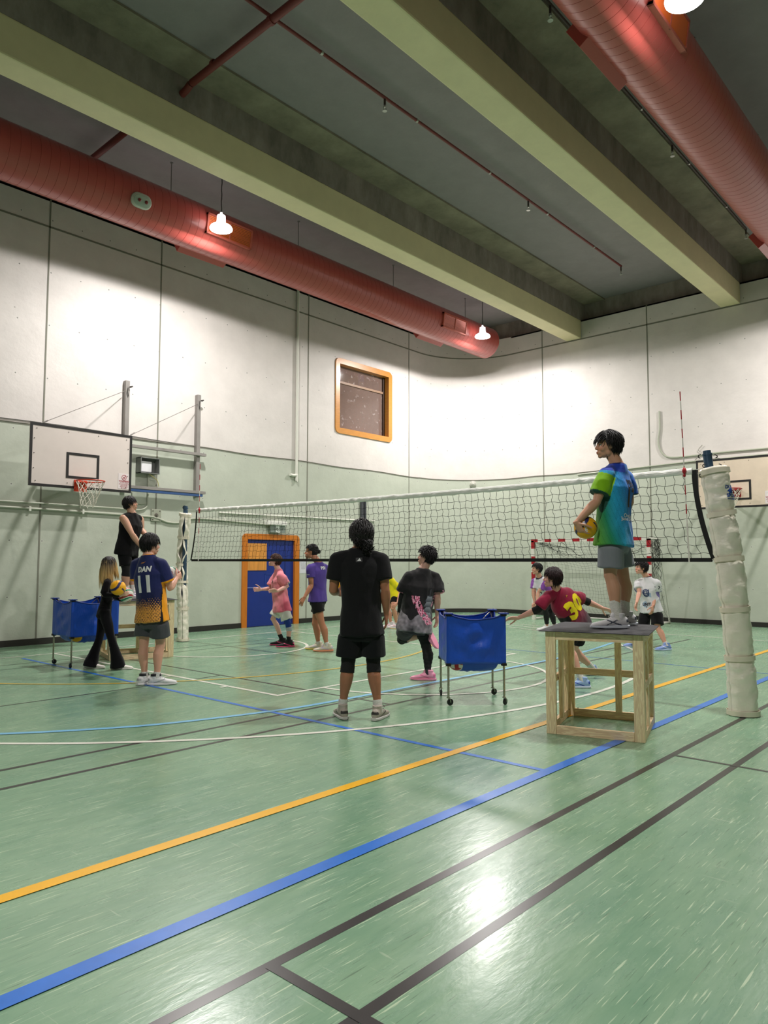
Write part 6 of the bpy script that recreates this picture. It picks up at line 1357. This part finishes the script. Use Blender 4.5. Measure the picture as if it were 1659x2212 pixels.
# 8 player in the blossom shirt
root, J, s = start('sakura', 'person in black blossom print shirt with one leg bent up behind', (214, 166, 148), 8, build=1.06, curlL=.5, lnR=.28, lnL=.58)
def sak_col(a, b, c, e, es, co):
    col = np.tile(C_(24, 23, 25), (len(co), 1)); n1 = nz(co, 26, 1); n2 = nz(co, 11, 5); n3 = nz(co, 55, 3); bk = (e < .01)
    th = np.arctan2(b, -c); x = th*.16
    mount = bk & (a < .20+.10*np.sin(x*18+1)+.06*n2-.5*np.maximum(0, x-.05)); g = np.clip(.30+.7*(n2*.5+n1*.5)+.2, 0, 1); mc = C_(30, 30, 34)*(1-g)[:, None]+C_(168, 160, 168)*g[:, None]; col[mount] = mc[mount]
    tier = ((a-.16)*9) % 1; wid = .036+.055*(1-tier)*np.clip(1.1-(a-.12)*1.2, .2, 1)*np.clip((.66-a)*4, 0, 1); pg = bk & (np.abs(x-.075+.0*a) < wid) & (a > .16) & (a < .62); col[pg] = (C_(60, 64, 72)*(1-tier)[:, None]+C_(146, 150, 158)*tier[:, None])[pg]
    sp = bk & (np.abs(x-.075) < .008) & (a >= .62) & (a < .76); col[sp] = C_(60, 60, 66)
    pn2 = bk & (np.abs(x-.08) < .035) & (a > .10) & (a < .19) & (n3 > -.1); col[pn2] = C_(222, 222, 222)
    path = -.115+.23*np.clip((.56-a)/.5, 0, 1)**1.5; dd = np.abs(x-path); bl = bk & (dd < .045+.06*np.clip(.5-a, 0, 1)) & (n1+.6*n3 > -.18) & (a < .58) & (a > .02); pk = np.clip(.5+n3*1.6, 0, 1); pc = C_(170, 34, 84)*(1-pk)[:, None]+C_(244, 176, 200)*pk[:, None]; col[bl] = pc[bl]
    b2 = bk & (np.abs(x-.155-.05*(a-.55)) < .028) & (a > .40) & (a < .78) & (n1+n3 > .10); col[b2] = pc[b2]; b3 = (e > .92) & (np.abs(b) > .245) & (n3 > -.35); col[b3] = C_(226, 130, 160); return col
shirt(root, J, s, hem=.16, sleeve=.80, loose=1.16, colfn=sak_col, amp=.011, sl_r=1.28, vox=.0066, name='blossom_shirt')
shorts(root, J, s, ln=.74, loose=1.06, col=(70, 66, 72)); 
pad(root, J, s, 'knL', 'hiL', 'anL', .060, BLK, 'knee_pad', .085); sleeve_part(root, J, s, 'knL', 'anL', .72, 1.02, .044, .042, DGR, 'sock')
leg_cover(root, J, s, 'R', .15, 1.88, .008, BLK, 'legging', 'black legging on the standing leg'); sleeve_part(root, J, s, 'knR', 'anR', .84, 1.07, .042, .041, DGR, 'sock')
pad(root, J, s, 'elL', 'shL', 'wrL', .047, BLK, 'arm_sleeve', .14); sleeve_part(root, J, s, 'elL', 'wrL', .2, .95, .050, .034, BLK, 'arm_sleeve')
for q in 'RL': shoe(root, J, s, q, (240, 160, 186), (236, 150, 178), (214, 110, 150), laces=(244, 190, 206))
hair(root, J, s, {'len': .05, 'fringe': .045, 'mess': .55, 'lift': .34, 'grav': .1, 'comb': (0, -.2, -.8), 'n': 900, 'vol': 2.2, 'nape': -.08})

# 9 player number 30 in maroon
root, J, s = start('maroon', 'person in maroon number 30 shirt lunging with both arms spread behind the near wooden box', (222, 168, 148), 9, build=1.0, curlR=.15, curlL=.2, palmL=(180, -60), palmR=(180, -70))
def mar_col(a, b, c, e, es, co):
    col = lerpc(C_(140, 22, 56), C_(62, 44, 56), (.55-a)/.5); th = np.arctan2(b, -c); bl = (a < .58) & (e < .01) & (th < -.95-.3*(.6-a)); col[bl] = C_(22, 20, 24); n = nz(co, 22, 4); sc_ = bl & (a < .30) & (np.abs(n) < .05); col[sc_] = C_(190, 190, 190); return col
shirt(root, J, s, hem=.12, sleeve=.80, loose=1.06, colfn=mar_col, amp=.011, sl_r=1.1, vox=.0075, name='maroon_shirt')
print_on(J, s, '30', .60, .01, .32, YP, bold=.018, sx=.88, name='shirt_number'); print_on(J, s, 'A', .985, .0, .045, mat('gold_print', s2l(214, 160, 60), rough=.6))
shorts(root, J, s, ln=.70, col=(26, 25, 28))
for q in 'RL': pad(root, J, s, 'el'+q, 'sh'+q, 'wr'+q, .046, BLK, 'elbow_pad', .07)
socks(root, J, s, WHT, .26)
for q in 'RL': shoe(root, J, s, q, (150, 178, 222), (206, 216, 232), (40, 70, 160))
hair(root, J, s, {'len': .075, 'fringe': .06, 'mess': .15, 'lift': .2, 'grav': .4, 'comb': (0, -.1, -1), 'n': 760, 'nape': -.08, 'vol': 1.4, 'col': (34, 18, 20)})

# 10 player in white and violet by the goal
root, J, s = start('violet', 'person in white shirt with violet sleeves crouching in front of the left goal post', (206, 154, 130), 10, build=.98)
shirt(root, J, s, hem=.10, sleeve=.68, loose=1.04, colfn=lambda a, b, c, e, es, co: np.where(((e > .01) | (np.abs(b) > .135))[:, None] & (a > .5)[:, None], C_(134, 74, 162), np.where((J['h'] > .08)[:, None], C_(30, 26, 44), C_(214, 212, 220))), amp=.012, name='violet_white_shirt')
print_on(J, s, '4', .62, 0, .14, BP, back=False, name='shirt_number'); shorts(root, J, s, ln=.7, col=(26, 26, 30))
for q in 'RL': leg_cover(root, J, s, q, .5, 1.85, .008, BLK, 'legging')
for q in 'RL': shoe(root, J, s, q, (222, 222, 222), (222, 222, 222))
hair(root, J, s, {'len': .055, 'fringe': .055, 'mess': .4, 'lift': .35, 'grav': .25, 'n': 620, 'nape': -.06})

# 11 player in white by the right goal post
root, J, s = start('white', 'person in white patterned shirt and black shorts crouching ready beside the right goal post', (214, 160, 136), 11, build=.98, curlL=.35, curlR=.4)
def wh_col(a, b, c, e, es, co):
    col = np.tile(C_(212, 212, 214), (len(co), 1)); n = nz(co, 9, 2); n2 = nz(co, 34, 8); gr = (c > 0) & (e < .01) & (a < .62) & (n > .12) & (np.abs(b) < .10); col[gr] = C_(150, 170, 192); d = (e > .1) & (e < .75) & (n2 > .34); col[d] = C_(50, 50, 60)
    pt = (e > .55) & (e < .86) & (n > .05) & (es < 0); col[pt] = C_(236, 186, 150); col[e > .92] = C_(120, 110, 170); col[(J['h'] > .092) & (e < .01)] = C_(60, 26, 34); return col
shirt(root, J, s, hem=.12, sleeve=.72, loose=1.04, colfn=wh_col, amp=.011, sl_r=1.15, vox=.0075, name='white_patterned_shirt')
DB = mat('slate_print', s2l(52, 66, 104), rough=.6); print_on(J, s, '@', .66, -.01, .12, DB, back=False, bold=.003, name='chest_emblem'); print_on(J, s, 'U', .60, -.02, .19, DB, back=False, name='chest_emblem'); print_on(J, s, 'UNIT', .20, -.0, .07, BP, back=False, bold=.003); print_on(J, s, 'IF', .10, -.0, .05, BP, back=False)
shorts(root, J, s, ln=.84, loose=1.04, col=(24, 24, 26)); socks(root, J, s, WHT, .17)
for q in 'RL': shoe(root, J, s, q, (132, 156, 214), (190, 210, 236), (226, 232, 240))
mb = MB(); mb.tube([L3(J['elL'], J['wrL'], .93)+(heading(a)*.030*s['k']) for a in range(0, 360, 30)], .003, 5, closed=True); mb.build('wristband', mat('red_band', s2l(180, 40, 50), rough=.6), root)
hair(root, J, s, {'len': .06, 'fringe': .07, 'mess': .45, 'lift': .4, 'grav': .25, 'n': 700, 'vol': 1.5, 'nape': -.06})

# 12 player on the near box
root, J, s = start('rainbow', 'person in green and blue number 17 shirt and grey shorts on the near wooden box', (200, 150, 122), 12, build=1.04, legs=1.02, curlL=.42, palmL=(60, 25), thumbL=(200, 75), curlR=.5)
def rb_col(a, b, c, e, es, co):
    th = np.arctan2(b, -c); t = (th+2.5)/2.5; gr, tl, cy, bl = C_(112, 176, 30), C_(30, 136, 96), C_(40, 160, 206), C_(28, 112, 206)
    t2 = t+.38*(a-.35)+.06*nz(co, 5, 1); col = lerpc(gr, tl, t2/.35); m_ = t2 > .35; col[m_] = lerpc(tl, cy, (t2-.35)/.25)[m_]; m_ = t2 > .6; col[m_] = lerpc(cy, bl, (t2-.6)/.45)[m_]
    st = np.abs(np.sin((th*1.5+a*2.2)*9)) < .10; col[st] *= .62; col[(np.abs(np.sin((th-a*.8)*15)) < .07) & (t2 > .55)] *= 1.35
    col[(J['h'] > .012) & (e < .01) & (b < -.03)] = C_(26, 60, 170); col[(J['h'] > .092)] = C_(16, 30, 96)
    L_ = (es < 0) & (e > .0); col[L_] = C_(132, 188, 18); R_2 = (es > 0) & (e > 0); col[R_2] = C_(26, 92, 196); col[(e > .94)] = C_(24, 70, 60); return col
shirt(root, J, s, hem=.12, sleeve=.74, loose=1.08, colfn=rb_col, amp=.009, sl_r=1.12, vox=.0066, name='rainbow_shirt'.replace('rainbow', 'green_blue'))
print_on(J, s, 'PEN', .85, .015, .085, BP, bold=.003, sx=.85); print_on(J, s, '17', .62, .015, .24, BP, bold=.010, sx=.8, name='shirt_number'); print_on(J, s, 'One Spk', .345, -.02, .048, WP, bold=.001); print_on(J, s, 'June DrmnFam', .295, .01, .046, WP, bold=.001)
shorts(root, J, s, ln=.80, loose=1.10, col=(124, 128, 136), amp=.010, sc=5, m=M_CLOTH); socks(root, J, s, WHT, .40, .045)
for q in 'RL': shoe(root, J, s, q, (216, 214, 218), (206, 212, 222), (70, 76, 90), laces=(206, 202, 190))
hair(root, J, s, {'len': .07, 'fringe': .085, 'mess': .16, 'lift': .26, 'grav': .22, 'comb': (0, -.35, -1), 'n': 900, 'vol': 2.6, 'nape': -.075, 'sweep': .3, 'w': .0075})
bc = at_depth(1200+300/4.608, 900+1103/4.608, J['D']-.125)
ball('volleyball', bc, 'yb', 'yellow and blue ball held low by the person on the near wooden box', rot=(1.25, .15, .2), txt=((-.02, 0, -.0)+() if 0 else tuple(-HD*.0+RT*-.03), tuple(Vector((RT.x*.3, RT.y*.3, -1))), tuple(Vector((RT.x, RT.y, .3))), .030))
